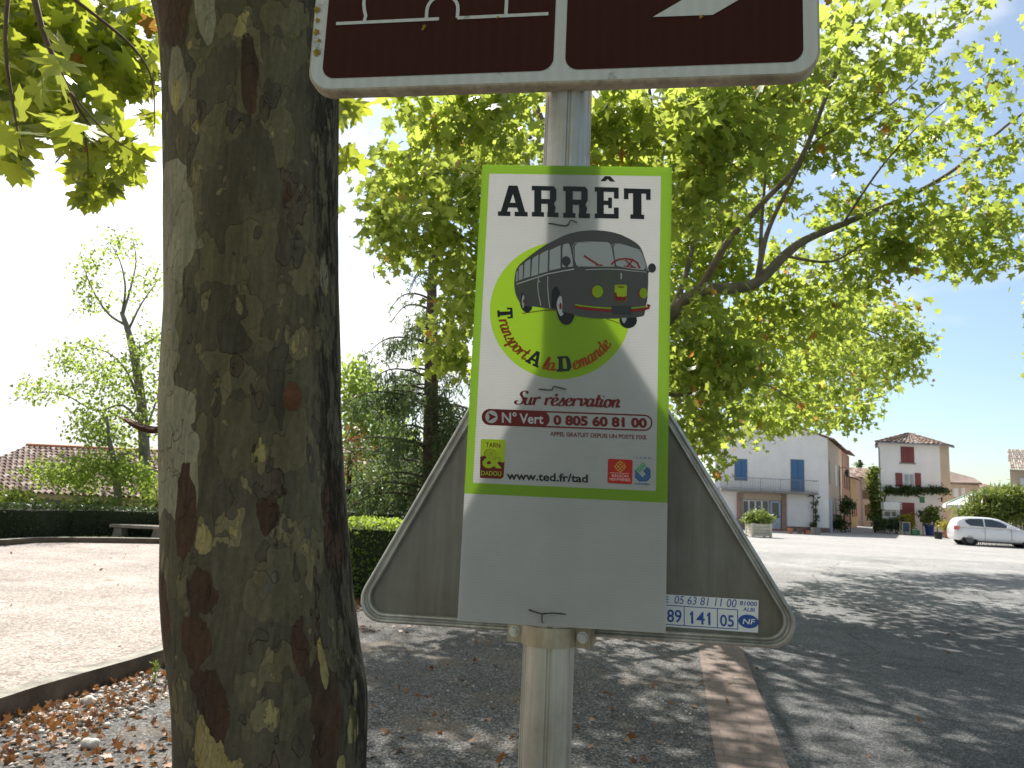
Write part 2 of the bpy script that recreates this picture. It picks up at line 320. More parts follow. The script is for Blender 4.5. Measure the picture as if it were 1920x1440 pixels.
M = dict(
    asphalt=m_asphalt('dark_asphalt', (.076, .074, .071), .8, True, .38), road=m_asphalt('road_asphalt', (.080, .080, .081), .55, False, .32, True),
    square=m_asphalt('pale_square', (.27, .262, .252), .3, False, .12), soil=m_asphalt('soil', (.16, .13, .10), .5, True), field=m_asphalt('dry_grass_field', (.12, .125, .06), .5, False),
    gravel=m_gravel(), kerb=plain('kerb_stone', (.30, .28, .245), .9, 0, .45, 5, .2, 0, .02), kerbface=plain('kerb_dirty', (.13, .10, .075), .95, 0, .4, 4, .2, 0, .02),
    strip=m_brick('brick_strip', (.20, .150, .127), (.165, .125, .107), (.13, .112, .10), 1, .22, .11, .006, (0, 0, .22)),
    white=m_plaster('white_plaster', (.84, .82, .81), .09), white2=m_plaster('white_render', (.85, .83, .82), .07), beige=m_plaster('beige_plaster', (.55, .45, .35)),
    pink=m_plaster('pink_plaster', (.52, .38, .30)), ochre=m_plaster('ochre_plaster', (.50, .36, .19)), grey=m_plaster('grey_plaster', (.38, .35, .33)),
    redbrick=m_brick('red_brick_wall', (.42, .21, .15), (.36, .19, .14), (.35, .3, .26), 1, .3, .1, .012, (R_(90), 0, 0)),
    pillar=m_brick('pillar_brick', (.36, .21, .16), (.30, .18, .14), (.42, .37, .32), 1, .24, .075, .012, (R_(90), 0, 0)),
    blue=plain('blue_paint', (.06, .155, .32), .5, 0, .12, 8), lblue=plain('pale_blue_paint', (.38, .46, .62), .5, 0, .08), red=plain('oxblood_paint', (.20, .045, .045), .55, 0, .15, 8),
    glass=plain('dark_glass', (.05, .06, .07), .08, 0, .2, 2, .8), curtain=plain('curtain_glass', (.30, .33, .36), .2, 0, .25, 4, .7), wood=plain('brown_wood', (.15, .085, .05), .7, 0, .25, 9),
    trim=plain('white_trim', (.66, .66, .65), .5), concrete=plain('concrete', (.26, .245, .225), .9, 0, .25, 4, .2, 0, .01), dirtybase=plain('stained_base', (.20, .15, .12), .9, 0, .3, 3),
    iron=plain('dark_iron', (.06, .06, .065), .5, .4), iron2=plain('grey_iron', (.25, .26, .28), .5, .3), terra=plain('terracotta', (.38, .15, .08), .8, 0, .2, 8), bluepot=plain('blue_glaze', (.03, .06, .2), .25), blackpot=plain('black_pot', (.02, .02, .022), .5),
    canvas=plain('white_canvas', (.78, .78, .76), .8), green=plain('green_paint', (.03, .22, .09), .5), stone=plain('bench_stone', (.27, .24, .20), .95, 0, .35, 6, .2, 0, .02),
    pebble=plain('pebble', (.52, .47, .42), .8, 0, .35, 9), tile=m_tile(), alu=m_alu(), alu2=m_alu('sign_back_metal', (.215, .21, .192), .5, (.17, .14, .085), .6, .55), rim=m_alu('sign_rim_metal', (.56, .55, .52), .38, (.10, .085, .06), .75, .75),
    zinc=m_alu('clamp_metal', (.52, .46, .36), .45, (.23, .16, .08), .8, .7), steel=m_alu('bolt_steel', (.6, .6, .6), .3, (.25, .2, .15), .95, .3),
    bark2=plain('pale_branch_bark', (.185, .155, .11), .85, 0, .4, 5, .2, 0, .02), bark3=plain('grey_trunk_bark', (.25, .22, .185), .9, 0, .35, 7, .2, 0, .03), twig=plain('twig_bark', (.12, .08, .05), .9, 0, .3, 9),
    conbark=plain('conifer_bark', (.10, .075, .06), .9, 0, .3, 7), bark=m_bark(), flake=plain('bark_flake', (.13, .06, .035), .85, 0, .35, 14, .2, 0, .01),
    leaf=leaf_mat('plane_leaf', (.05, .085, .018), (.11, .165, .03), (.55, .66, .105), .58, (.45, .24, .05)),
    leafn=leaf_mat('near_plane_leaf', (.05, .09, .016), (.11, .165, .03), (.50, .56, .055), .56, (.40, .20, .04)),
    robinia=leaf_mat('robinia_leaf', (.08, .14, .03), (.16, .23, .05), (.48, .62, .11), .55), conifer=leaf_mat('conifer_needles', (.035, .065, .032), (.09, .135, .06), (.22, .31, .10), .4),
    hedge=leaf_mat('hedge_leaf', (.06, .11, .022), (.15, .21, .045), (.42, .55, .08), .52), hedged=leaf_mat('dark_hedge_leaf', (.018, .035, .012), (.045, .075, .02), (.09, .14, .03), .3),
    bush=leaf_mat('bush_leaf', (.06, .10, .02), (.15, .20, .04), (.30, .38, .06), .4), yellow=leaf_mat('yellow_leaf', (.22, .22, .03), (.42, .38, .04), (.5, .45, .06), .4), darkbush=leaf_mat('dark_shrub_leaf', (.025, .05, .015), (.07, .11, .03), (.12, .18, .04), .3),
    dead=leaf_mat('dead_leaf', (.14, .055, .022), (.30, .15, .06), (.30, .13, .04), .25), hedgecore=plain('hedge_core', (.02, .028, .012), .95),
    carpaint=plain('silver_white_paint', (.74, .75, .77), .25, .05, .03, 2, .6, .6), tyre=plain('tyre_rubber', (.02, .02, .021), .85), alloy=plain('alloy_rim', (.13, .13, .135), .4, .5), lamp=plain('red_lamp', (.55, .08, .08), .2, 0, .1, 9, .6, .5), clear=plain('clear_lamp', (.6, .6, .62), .15, 0, .1, 9, .6, .5), plastic=plain('black_plastic', (.025, .025, .027), .5),
    chalk=plain('chalk_board', (.05, .08, .14), .6), plankw=plain('weathered_planter', (.52, .49, .40), .85, 0, .25, 6),
)

# ------------------------------------------------------------------ foliage helpers
def leaf_template(kind='plane'):
    if kind == 'plane':
        o = [(0, 0), (.16, -.04), (.45, .05), (.27, .24), (.53, .60), (.20, .54), (0, 1.0), (-.20, .54), (-.53, .60), (-.27, .24), (-.45, .05), (-.16, -.04)]
        c = (0, .28)
    elif kind == 'planefine':
        h = [(0, 0), (.10, -.05), (.20, -.03), (.34, -.06), (.47, .07), (.36, .14), (.28, .25), (.40, .30), (.50, .42), (.62, .63), (.44, .58), (.30, .60), (.20, .53), (.19, .68), (.24, .78), (.12, .86)]
        o = h+[(0, 1.03)]+[(-x*1.03, y*.98) for x, y in h[:0:-1]]; c = (0, .28)
    elif kind == 'oval':
        o = [(0, 0), (.3, .3), (.28, .65), (0, 1), (-.28, .65), (-.3, .3)]; c = (0, .5)
    elif kind == 'needle':
        o = [(0, 0), (.10, .2), (.06, .7), (0, 1), (-.06, .7), (-.10, .2)]; c = (0, .45)
    p = np.array([c]+o); n = len(o)
    z = .30*p[:, 0]**2 - .22*(p[:, 1]-.3)**2 - np.abs(p[:, 0])*.10
    v = np.column_stack([p, z]); v[0, 2] -= .03
    tri = np.array([(0, 1+i, 1+(i+1) % n) for i in range(n)])
    return v, tri
def unit(a): return a/(np.linalg.norm(a, axis=-1, keepdims=True)+1e-9)
def leaves(name, pos, size, mat, parent=None, kind='plane', tipdir=None, nrm=None, spread=.8, rs=.35):
    N = len(pos); tv, tt = leaf_template(kind)
    tip = rng.normal(size=(N, 3))*spread + (np.array([0, 0, -.45]) if tipdir is None else tipdir); tip = unit(tip)
    nn = rng.normal(size=(N, 3))*spread + (np.array([0, 0, .9]) if nrm is None else nrm)
    xa = unit(np.cross(tip, nn)); za = np.cross(xa, tip)
    s = size*(1+rs*(rng.random(N)*2-1))
    bend = (rng.random(N)*2.2-.4)
    V = (pos[:, None, :] + s[:, None, None]*(tv[None, :, 0:1]*xa[:, None] + tv[None, :, 1:2]*tip[:, None] + tv[None, :, 2:3]*bend[:, None, None]*za[:, None]))
    T = (tt[None]+(np.arange(N)*len(tv))[:, None, None]).reshape(-1, 3)
    rnd = np.repeat(rng.random(N), len(tv))
    return raw_mesh(name, V.reshape(-1, 3), T, mat, parent, rnd)
def ball(n):
    d = unit(rng.normal(size=(n, 3))); return d*(rng.random((n, 1))**(1/2.4))
def clump_points(c, r, n, per=11, tw=.28):
    k = max(1, n//per); tc = np.array(c)+ball(k)*np.array(r)
    return (tc[:, None, :]+rng.normal(size=(k, per, 3))*tw*np.array([1, 1, .7])).reshape(-1, 3)
POSTC = np.array([.086, 1.10, 1.9])
def sun_gap(p, rad=.75):                   # the gap in the foliage through which the sun reaches the sign
    d = p-POSTC; t = d@S; q = np.linalg.norm(d-t[:, None]*S, axis=1); return p[q > rad]
def in_frame(p, m=40):
    d = p-np.array([0, 0, EYE]); z = d@CF; x = 960+FPX*(d@CR)/np.maximum(z, .01); y = 720-FPX*(d@CU)/np.maximum(z, .01)
    return (z > .05) & (x > -m) & (x < 1920+m) & (y > -m) & (y < 1440+m)
def spline(pts, n=6):
    P = [np.array(p, float) for p in pts]; P = [2*P[0]-P[1]]+P+[2*P[-1]-P[-2]]; out = []
    for i in range(1, len(P)-2):
        for j in range(n):
            t = j/n; a, b, c, d = P[i-1:i+3]
            out.append(.5*((2*b)+(c-a)*t+(2*a-5*b+4*c-d)*t*t+(3*b-a-3*c+d)*t**3))
    out.append(P[-2]); return out

# ================================================================== GROUND
def smooth01(t): t = np.clip(t, 0, 1); return t*t*(3-2*t)
gx = np.concatenate([np.linspace(-400, -60, 18), np.linspace(-56, 60, 59), np.linspace(70, 400, 17)]); gy = np.concatenate([np.linspace(-60, -12, 9), np.linspace(-10, 90, 51), np.linspace(100, 600, 26)])
XX, YY = np.meshgrid(gx, gy); ZZ = -2.6*smooth01((YY-19)/7)*smooth01((1.0-XX)/4)
nx, ny = len(gx), len(gy); idx = np.arange(nx*ny).reshape(ny, nx)
quads = np.stack([idx[:-1, :-1], idx[:-1, 1:], idx[1:, 1:], idx[1:, :-1]], -1).reshape(-1, 4)
g = raw_mesh('ground', np.column_stack([XX.ravel(), YY.ravel(), ZZ.ravel()-.02]), quads, M['field'], None, None, True, 4); tag(g, kind='structure')
def sheet(name, pts, z, mat):
    b = MB(); b.add([(p[0], p[1], z) for p in pts], [tuple(range(len(pts)))]); o = b.build(name, mat); tag(o, kind='structure'); return o
kA, kB = G(0, 1354)[:2], G(225, 1279)[:2]; kd = (kB-kA)/np.linalg.norm(kB-kA)
kn = np.array([kd[1], -kd[0]])                      # to the right of the kerb
k0 = kA-kd*5; k1 = np.array([-2.35, 10.2])
sL1, sL2, sR1, sR2 = G(1344, 1439)[:2], G(1309, 1210)[:2], G(1479, 1439)[:2], G(1389, 1210)[:2]
def ext(a, b, t): return a+(b-a)*t
stripL = [ext(sL1, sL2, -2), sL1, sL2, ext(sL1, sL2, 3.2)]; stripR = [ext(sR1, sR2, -2), sR1, sR2, ext(sR1, sR2, 3.0)]
sheet('car_park', [k0, *stripL[::1][:1], sL1, sL2, stripL[3], (2, 20), (-2.2, 18), k1], .000, M['asphalt'])
sheet('brick_strip', [stripL[0], stripR[0], sR1, sR2, stripR[3], stripL[3], sL2, sL1], .004, M['strip'])
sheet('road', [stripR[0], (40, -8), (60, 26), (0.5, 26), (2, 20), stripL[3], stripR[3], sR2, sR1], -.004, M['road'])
sheet('square', [(0.5, 26), (60, 26), (80, 90), (6, 90)], .0, M['square'])

# raised gravel court with its kerbs
CT = .12
far = [G(x, y, CT)[:2] for x, y in ((-150, 1028), (0, 1022), (60, 1017), (120, 1016), (200, 1017), (320, 1019), (480, 1022))]
farx = [np.array([-16, 9.0])]+far+[np.array([-2.45, far[-1][1]-.3])]

def kerb(name, pts, w, z0, z1, label, side=1):
    b = MB(); P = [np.array(p) for p in pts]
    L, Rr = [], []
    for i, p in enumerate(P):
        t = P[min(i+1, len(P)-1)]-P[max(i-1, 0)]; t /= np.linalg.norm(t); n = np.array([t[1], -t[0]])*side
        wob = 1+.06*math.sin(i*2.1)
        L.append(p); Rr.append(p-n*w*wob)
    for i in range(len(P)-1):
        dz = [.006*math.sin(j*1.7) for j in (i, i+1)]
        a, b_, c, d = L[i], L[i+1], Rr[i+1], Rr[i]
        t = lambda q, z: (q[0], q[1], z)
        b.quad(t(a, z1+dz[0]), t(b_, z1+dz[1]), t(c, z1+dz[1]), t(d, z1+dz[0]), 0)
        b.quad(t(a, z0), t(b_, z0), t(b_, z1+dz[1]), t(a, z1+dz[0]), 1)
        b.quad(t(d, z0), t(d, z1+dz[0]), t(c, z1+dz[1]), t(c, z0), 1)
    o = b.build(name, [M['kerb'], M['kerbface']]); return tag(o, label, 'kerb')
kp = [k0+(k1-k0)*t for t in np.linspace(0, 1, 26)]
kp = [k0+kd*t for t in np.linspace(0, 6.6, 16)]; kp += [kp[-1]+(k1-kp[-1])*t for t in np.linspace(.12, 1, 9)]
kp = [p+kn*.012*math.sin(i*1.3) for i, p in enumerate(kp)]
sheet('gravel_court', [p-kn*.06 for p in kp]+farx[::-1]+[np.array([-16, 0])], CT, M['gravel'])
kerb('court_kerb', kp, .13, -.03, .15, 'mossy concrete kerb with dark face along the near edge of the gravel court')
kerb('court_edging', farx[1:], .16, 0, CT+.11, 'low stone edging at far side of gravel court below the dark hedge', -1)

# ================================================================== FRONT SIGNS
YP = R_(-4.083); PC = np.array([.086, 1.1019, 1.7172]); PW, PH = .30, .705
class Plane:
    def __init__(s, c, yaw, tilt=0):
        s.c = np.array(c, float); u = np.array([math.cos(yaw), math.sin(yaw), 0]); v = np.array([0, 0, 1.])
        s.u = math.cos(tilt)*u+math.sin(tilt)*v; s.v = math.cos(tilt)*v-math.sin(tilt)*u
        s.n = np.array([math.sin(yaw), -math.cos(yaw), 0.])     # towards the viewer's side
    def at(s, a, b, d=0): return s.c+s.u*a+s.v*b+s.n*d
    def uv(s, px, py):
        q = hit(px, py, s.c, s.n)-s.c; return np.array([q@s.u, q@s.v])
def poly_faces(loops):
    vs = [Vector((p[0], p[1], 0)) for lp in loops for p in lp]
    return vs, tessellate_polygon([[Vector((p[0], p[1], 0)) for p in lp] for lp in loops])
def rounded(pts, r, n=6):
    P = [np.array(p, float) for p in pts]; out = []; k = len(P)
    for i in range(k):
        a, b, c = P[i-1], P[i], P[(i+1) % k]; d1 = unit(a-b); d2 = unit(c-b)
        ang = math.acos(np.clip(d1@d2, -1, 1)); t = r/math.tan(ang/2); cen = b+unit(d1+d2)*r/math.sin(ang/2)
        s, e = b+d1*t, b+d2*t; a0 = math.atan2(*(s-cen)[::-1]); a1 = math.atan2(*(e-cen)[::-1]); da = (a1-a0+math.pi) % (2*math.pi)-math.pi
        out += [cen+r*np.array([math.cos(a0+da*j/n), math.sin(a0+da*j/n)]) for j in range(n+1)]
    return out
class Sheet2D:                              # flat printed shapes on a plane; every shape a hair above the one before
    def __init__(s, plane, d0=.0003, step=.00003): s.p = plane; s.d = d0; s.step = step; s.b = MB()
    def poly(s, *loops, lift=True):
        vs, tr = poly_faces(loops); s.b.add([s.p.at(v.x, v.y, s.d) for v in vs], [t for t in tr])
        if lift: s.d += s.step
        return s
    def build(s, name, mat, parent): 
        o = s.b.build(name, mat, parent)
        return o
def circ(c, rx, ry=None, n=28, rot=0, a0=0, a1=2*math.pi):
    ry = ry or rx; out = []
    for i in range(n):
        w = a0+(a1-a0)*i/(n if a1-a0 > 6.28 else n-1); x, y = rx*math.cos(w), ry*math.sin(w)
        out.append((c[0]+x*math.cos(rot)-y*math.sin(rot), c[1]+x*math.sin(rot)+y*math.cos(rot)))
    return out
def ribbon(pts, w, closed=False):           # w: number or list
    P = [np.array(p, float) for p in pts]; k = len(P); w = [w]*k if np.isscalar(w) else w; L = []; Rr = []
    for i in range(k):
        t = P[min(i+1, k-1)]-P[max(i-1, 0)]; t = t/(np.linalg.norm(t)+1e-12); n = np.array([-t[1], t[0]])
        L.append(P[i]+n*w[i]/2); Rr.append(P[i]-n*w[i]/2)
    return L, Rr
def add_ribbon(sh, pts, w):
    L, Rr = ribbon(pts, w); k = len(L)
    vs = [sh.p.at(a[0], a[1], sh.d) for a in L]+[sh.p.at(a[0], a[1], sh.d) for a in Rr]
    sh.b.add(vs, [(i, k+i, k+i+1, i+1) for i in range(k-1)]); sh.d += sh.step
_tc = {}
def text2d(txt, bold=0.0, shear=0.0):
    key = (txt, bold, shear)
    if key not in _tc:
        cu = bpy.data.curves.new('lettering', 'FONT'); cu.body = txt; cu.size = 1; cu.offset = bold; cu.shear = shear; cu.resolution_u = 4
        o = bpy.data.objects.new('lettering', cu); C.objects.link(o); dg = bpy.context.evaluated_depsgraph_get(); dg.update()
        me = o.evaluated_get(dg).to_mesh(); v = np.array([tuple(x.co) for x in me.vertices]).reshape(-1, 3)[:, :2]; f = [tuple(p.vertices) for p in me.polygons]
        o.evaluated_get(dg).to_mesh_clear(); bpy.data.objects.remove(o); bpy.data.curves.remove(cu); _tc[key] = (v, f)
    return _tc[key]
def put_text(sh, txt, p_left, p_right, h, bold=0.0, shear=0.0, full=False, spacing=None):
    """fit txt between two px points on its base line, h px tall capitals"""
    a = sh.p.uv(*p_left); b = sh.p.uv(*p_right); t = sh.p.uv(p_left[0], p_left[1]-h)
    v, f = text2d(txt, bold, shear); x0, x1 = v[:, 0].min(), v[:, 0].max(); y0 = 0 if not full else v[:, 1].min(); y1 = .7 if not full else v[:, 1].max()
    U = (v[:, 0]-x0)/(x1-x0); W = (v[:, 1]-y0)/(y1-y0)
    q = a+(b-a)*U[:, None]+(t-a)*W[:, None]
    sh.b.add([sh.p.at(x, y, sh.d) for x, y in q], f); sh.d += sh.step

# --- pole -----------------------------------------------------------
PL = Plane(PC, YP)
POLE = PC-PL.n*(.004+.040)
POLE = np.array([POLE[0], POLE[1], 0])
_pp = hit(1058, 250, POLE, PL.n); _pq = hit(1031, 1330, POLE, PL.n)
PXO = (_pp+_pq)/2-POLE; POLE = POLE+PL.u*(PXO@PL.u)
post = thing('sign_post', 'grooved round aluminium post that carries the brown board, the bus stop poster and the triangle', 'sign post', POLE)
b = MB(); n = 96; prof = []
for j in range(n):
    w = 2*math.pi*j/n; fl = .0
    for cg in (R_(180+22), R_(360-22), R_(270), R_(22), R_(158), R_(90)):
        dd = abs((w-cg+math.pi) % (2*math.pi)-math.pi)
        if dd < .17: fl = max(fl, 1)
    groove = .0035*fl*(1 if (j % 4) < 2 else .2)
    prof.append((w, .0385-groove))
zs = [-.05, 2.72]
vs = [(POLE[0]+r*math.cos(w+YP), POLE[1]+r*math.sin(w+YP), z) for z in zs for w, r in prof]
b.add(vs, [(j, (j+1) % n, n+(j+1) % n, n+j) for j in range(n)]+[tuple(range(n, 2*n))])
pole = b.build('pole', M['alu'], post)
b = MB(); b.lathe((POLE[0], POLE[1], 2.72), [(.041, -.03), (.041, .004), (.02, .012)], 32); b.build('pole_cap', M['plastic'], post, True)

# --- triangle seen from behind -----------------------------------------
TC = D(1, 1, 1)*0; TY = R_(-14.47)
tcx = .0974; gap = .085
tcy = PC[1]+gap/math.cos(YP)+(tcx-PC[0])*math.tan(YP)
TP = Plane((tcx, tcy, 1.3408), TY, .0257); TS = .7325
tri = thing('triangular_sign', 'bare grey metal back of a triangular road sign, bolted behind the poster', 'road sign', TP.at(0, 0))
T3 = [np.array(p) for p in ((-TS/2, 0), (TS/2, 0), (0, TS*math.sqrt(3)/2))]; Tc = sum(T3)/3
def tri_loop(inset, r): 
    ap = TS/(2*math.sqrt(3)); k = (ap-inset)/ap
    return rounded([Tc+(p-Tc)*k for p in T3], max(.004, r))
b = MB()
prof = [(.000, .036, -.010), (.000, .036, .010), (.0035, .034, .0135), (.007, .031, .0135), (.0085, .030, .010), (.0095, .029, .0075), (.014, .026, .0075), (.0155, .025, .011), (.0185, .022, .012), (.0215, .020, .010), (.0225, .019, .0015)]
loops = [[TP.at(p[0], p[1], d*.9) for p in tri_loop(i*.68, .036-(.036-r)*.68)] for i, r, d in prof]
k = len(loops[0])
for lp in loops: b.add(lp, [])
b.f += [(i*k+j, i*k+(j+1) % k, (i+1)*k+(j+1) % k, (i+1)*k+j) for i in range(len(loops)-1) for j in range(k)]; b.m += [0]*((len(loops)-1)*k)
o = b.build('rim', M['rim'], tri, True)
b = MB(); lp = tri_loop(.0148, .0252); vs, tr = poly_faces([lp]); b.add([TP.at(v.x, v.y, .002) for v in vs], tr)
lp = tri_loop(.001, .036); vs2, tr2 = poly_faces([lp]); b.add([TP.at(v.x, v.y, -.0095) for v in vs2], tr2)
b.build('panel', M['alu2'], tri)
sk = Sheet2D(TP, .0026)
sk.poly([TP.uv(*p) for p in ((1170, 1109), (1422, 1125), (1421, 1186), (1170, 1169))])
stick = sk.build('sticker', ink('sticker_white', (.74, .75, .77)), tri)
sk = Sheet2D(TP, .0029); NB = ink('sticker_blue', (.03, .09, .33))
for a, c, w in (((1170, 1129), (1383, 1143), .0011), ((1170, 1165), (1383, 1179), .0011), ((1283, 1136.5), (1283, 1172.5), .0011), ((1345, 1140.5), (1345, 1176.5), .0011), ((1383, 1143), (1383, 1179), .0011)):
    add_ribbon(sk, [TP.uv(*a), TP.uv(*c)], w)
put_text(sk, '05 63 81 11 00', (1265, 1131), (1381, 1138.5), 15, -.004, .18)
put_text(sk, '81000', (1387, 1134), (1419, 1136), 8, .006, .1); put_text(sk, 'ALBI', (1393, 1145), (1415, 1146.5), 7, .006, .1)
put_text(sk, '89', (1251, 1165), (1278, 1166.5), 23, .012); put_text(sk, '141', (1296, 1168.5), (1332, 1171), 23, .012); put_text(sk, '05', (1350, 1172.5), (1376, 1174.5), 21, .012); sk.poly(*[[TP.uv(*p_) for p_ in ((1298.5, 1146), (1293.5, 1150), (1293.5, 1153.5), (1298.5, 1150))]]); sk.poly(*[[TP.uv(*p_) for p_ in ((1330.5, 1148), (1325.5, 1152), (1325.5, 1155.5), (1330.5, 1152))]])
put_text(sk, 'E', (1247, 1129), (1254, 1129.5), 12, .0)
ce = TP.uv(1403, 1164.5); sk.poly(circ(ce, .0142, .0095, 30, -.05))
sk.build('sticker_printing', NB, stick)
sk = Sheet2D(TP, .0044); put_text(sk, 'NF', (1392, 1169), (1416, 1170), 10, .012, .15); sk.build('oval_lettering', ink('sticker_white_ink', (.75, .77, .8)), stick)
# clamp that holds the triangle
CLZ = hit(1028, 1197, POLE+np.array([0, -.04, 0]), PL.n)[2]
b = MB(); nn = 40; vs = []; fs = []
for z in (CLZ-.014, CLZ+.014):
    for r in (.0387, .0425):
        for j in range(nn+1):
            w = math.pi+TY+math.pi*j/nn; vs.append((POLE[0]+r*math.cos(w), POLE[1]+r*math.sin(w), z))
q = nn+1
for j in range(nn): fs += [(q+j, q+j+1, 3*q+j+1, 3*q+j), (j, j+1, q+j+1, q+j)[::-1], (2*q+j, 2*q+j+1, 3*q+j+1, 3*q+j)]
b.add(vs, fs)
ua = np.array([math.cos(TY), math.sin(TY), 0]); na = np.array([math.sin(TY), -math.cos(TY), 0]); za = np.array([0, 0, 1.])
for s_ in (-1, 1):
    b.box(np.array([POLE[0], POLE[1], CLZ])+ua*s_*.0515+na*.004, (.023, .006, .031), (ua, na, za))
    b.box(np.array([POLE[0], POLE[1], CLZ])+ua*s_*.0515-na*.022, (.026, .045, .031), (ua, na, za))
clamp = b.build('clamp', M['zinc'], tri)
for s_ in (-1, 1):
    b = MB(); c0 = np.array([POLE[0], POLE[1], CLZ])+ua*s_*.052
    b.tube([c0+na*.007, c0+na*.0085], .0085, 20); b.tube([c0+na*.0085, c0+na*.014], .0062, 6); b.tube([c0+na*.014, c0+na*.0152], .003, 10)
    b.build('bolt', M['steel'], clamp)

# --- brown board ----------------------------------------------------------
BY = R_(-8.2); BZ0 = 2.190
bp0 = POLE-np.array([-math.sin(BY), math.cos(BY), 0])*.055
BP = Plane((bp0[0], bp0[1], BZ0+.0135), BY)
BL, BR, BH = -.4385, .3885, .46
brd = thing('brown_sign', 'brown and white direction board with rounded corners at the top of the post', 'direction sign', BP.at(0, 0))
def rloop(ins, r, d, lo=0):
    return [BP.at(p[0], p[1], d) for p in rounded([(BL+ins, ins), (BR-ins, ins), (BR-ins, BH-ins), (BL+ins, BH-ins)], r, 8)]
b = MB(); prof = [(.004, .040, -.027), (.0, .043, -.023), (.0, .043, -.004), (.002, .041, .0), (.005, .038, .001)]
LL = [rloop(*p) for p in prof]; k = len(LL[0])
for lp in LL: b.add(lp, [])
b.f += [(i*k+j, i*k+(j+1) % k, (i+1)*k+(j+1) % k, (i+1)*k+j) for i in range(len(LL)-1) for j in range(k)]+[tuple(range(k))[::-1]]; b.m += [0]*((len(LL)-1)*k+1)
b.build('box_edge', m_alu('weathered_box_edge', (.58, .50, .40), .6, (.17, .13, .08), .15, .75), brd, False)
t = NT('reflective_white'); v = t.coord(); wv = t.voro(t.coord((1, 1, 1)), 330, 'F1', 'Distance', .15)
cc = t.mix(t.ramp(t.noise(v, 22, 6, .75), [(.60, 0), (.70, .75)]), t.ramp(wv, [(.2, (.50, .50, .50)), (.6, (.60, .60, .60))]), (.13, .14, .09)); mw = t.done(t.bsdf(cc, .45, 0, None, .4))
t = NT('reflective_brown'); v = t.coord(); wv = t.voro(v, 330, 'F1', 'Distance', .15)
cc = t.mix(t.ramp(t.noise(v, 9, 6, .7), [(.35, 0), (.75, .5)]), t.ramp(wv, [(.2, (.036, .008, .006)), (.6, (.052, .012, .009))]), (.05, .014, .011)); mb_ = t.done(t.bsdf(cc, .6, 0, None, .12))
sh = Sheet2D(BP, .0012); sh.poly(rounded([(BL+.0045, .0045), (BR-.0045, .0045), (BR-.0045, BH-.0045), (BL+.0045, BH-.0045)], .0385, 8)); face = sh.build('white_face', mw, brd)
dv = BP.uv(1051, 60)[0]
sh = Sheet2D(BP, .0020)
iL = BP.uv(612, 60)[0]; iB = BP.uv(820, 141)[1]
sh.poly(rounded([(iL, iB), (dv-.0095, iB), (dv-.0095, BH-.027), (iL, BH-.027)], .022, 7)); sh.poly(rounded([(dv+.0095, iB), (BR-.026, iB), (BR-.026, BH-.027), (dv+.0095, BH-.027)], .022, 7))
bf = sh.build('brown_field', mb_, face)
sh = Sheet2D(BP, .0030)
bz = lambda px, py: BP.uv(px, py)
wl_ = .0058
yb = bz(830, 37)[1]
xs = [bz(p, 40)[0] for p in (632, 684, 800, 828, 858, 1028)]
add_ribbon(sh, [(xs[0], yb), (xs[3]-.004, yb)], wl_); add_ribbon(sh, [(xs[4], yb), (xs[5], yb)], wl_)
r_ = (xs[4]-xs[2])/2; cxm = (xs[2]+xs[4])/2
add_ribbon(sh, [(xs[2], yb+.002)]+[(cxm-r_*math.cos(w), yb+.016+r_*math.sin(w)) for w in np.linspace(0, math.pi, 14)]+[(xs[4], yb)], wl_)
add_ribbon(sh, [(xs[1], yb), (xs[1]+.002, yb+.012), (xs[1]-.001, yb+.022), (xs[1]-.003, yb+.034), (xs[1]-.003, yb+.20)], wl_)
add_ribbon(sh, [(xs[1]-.003, yb+.20), (cxm, yb+.26), (xs[5]-.07, yb+.20), (xs[5]-.07, yb)], wl_)
picto = sh.build('pictogram', mw, bf)
sh = Sheet2D(BP, .0030)
a0 = bz(1224, 34); a1 = bz(1336, 30); ah = .20
dx = (bz(1290, 0)-a0); sl_ = .058/.052
ah = .085; off_ = np.array([ah*1.65, ah]); ec = (np.array(a0)+np.array(a1))/2+off_
sh.poly([tuple(a0), tuple(a1), tuple(np.array(a1)+off_), tuple(np.array(a0)+off_)])
tipa = np.array([BR-.045, BH-.055]); da_ = unit(tipa-ec); pa_ = np.array([-da_[1], da_[0]])
sh.poly([tuple(ec+pa_*.085), tuple(ec-pa_*.085), tuple(tipa)])
sh.build('arrow', mw, bf)
# lichen spots on the edge
b = MB()
for px, py, s_ in ((596, 20, .007), (597, 40, .005), (595, 62, .007), (596, 100, .008), (600, 78, .004), (797, 52, .004), (934, 35, .003), (1314, 34, .0035), (1552, 6, .007), (794, 57, .003)):
    c2 = BP.uv(px, py); lp = [(c2[0]+s_*.8*(1+.35*math.sin(5*w+px))*math.cos(w), c2[1]+s_*.8*(1+.35*math.cos(3*w))*math.sin(w)) for w in np.linspace(0, 6.28, 12)[:-1]]
    b.add([BP.at(p[0], p[1], .0036) for p in lp]+[BP.at(c2[0], c2[1], .0055)], [(i, (i+1) % 11, 11) for i in range(11)])
tag(b.build('lichen', plain('yellow_lichen', (.38, .24, .03), .95, 0, .4, 60), brd), kind='stuff')

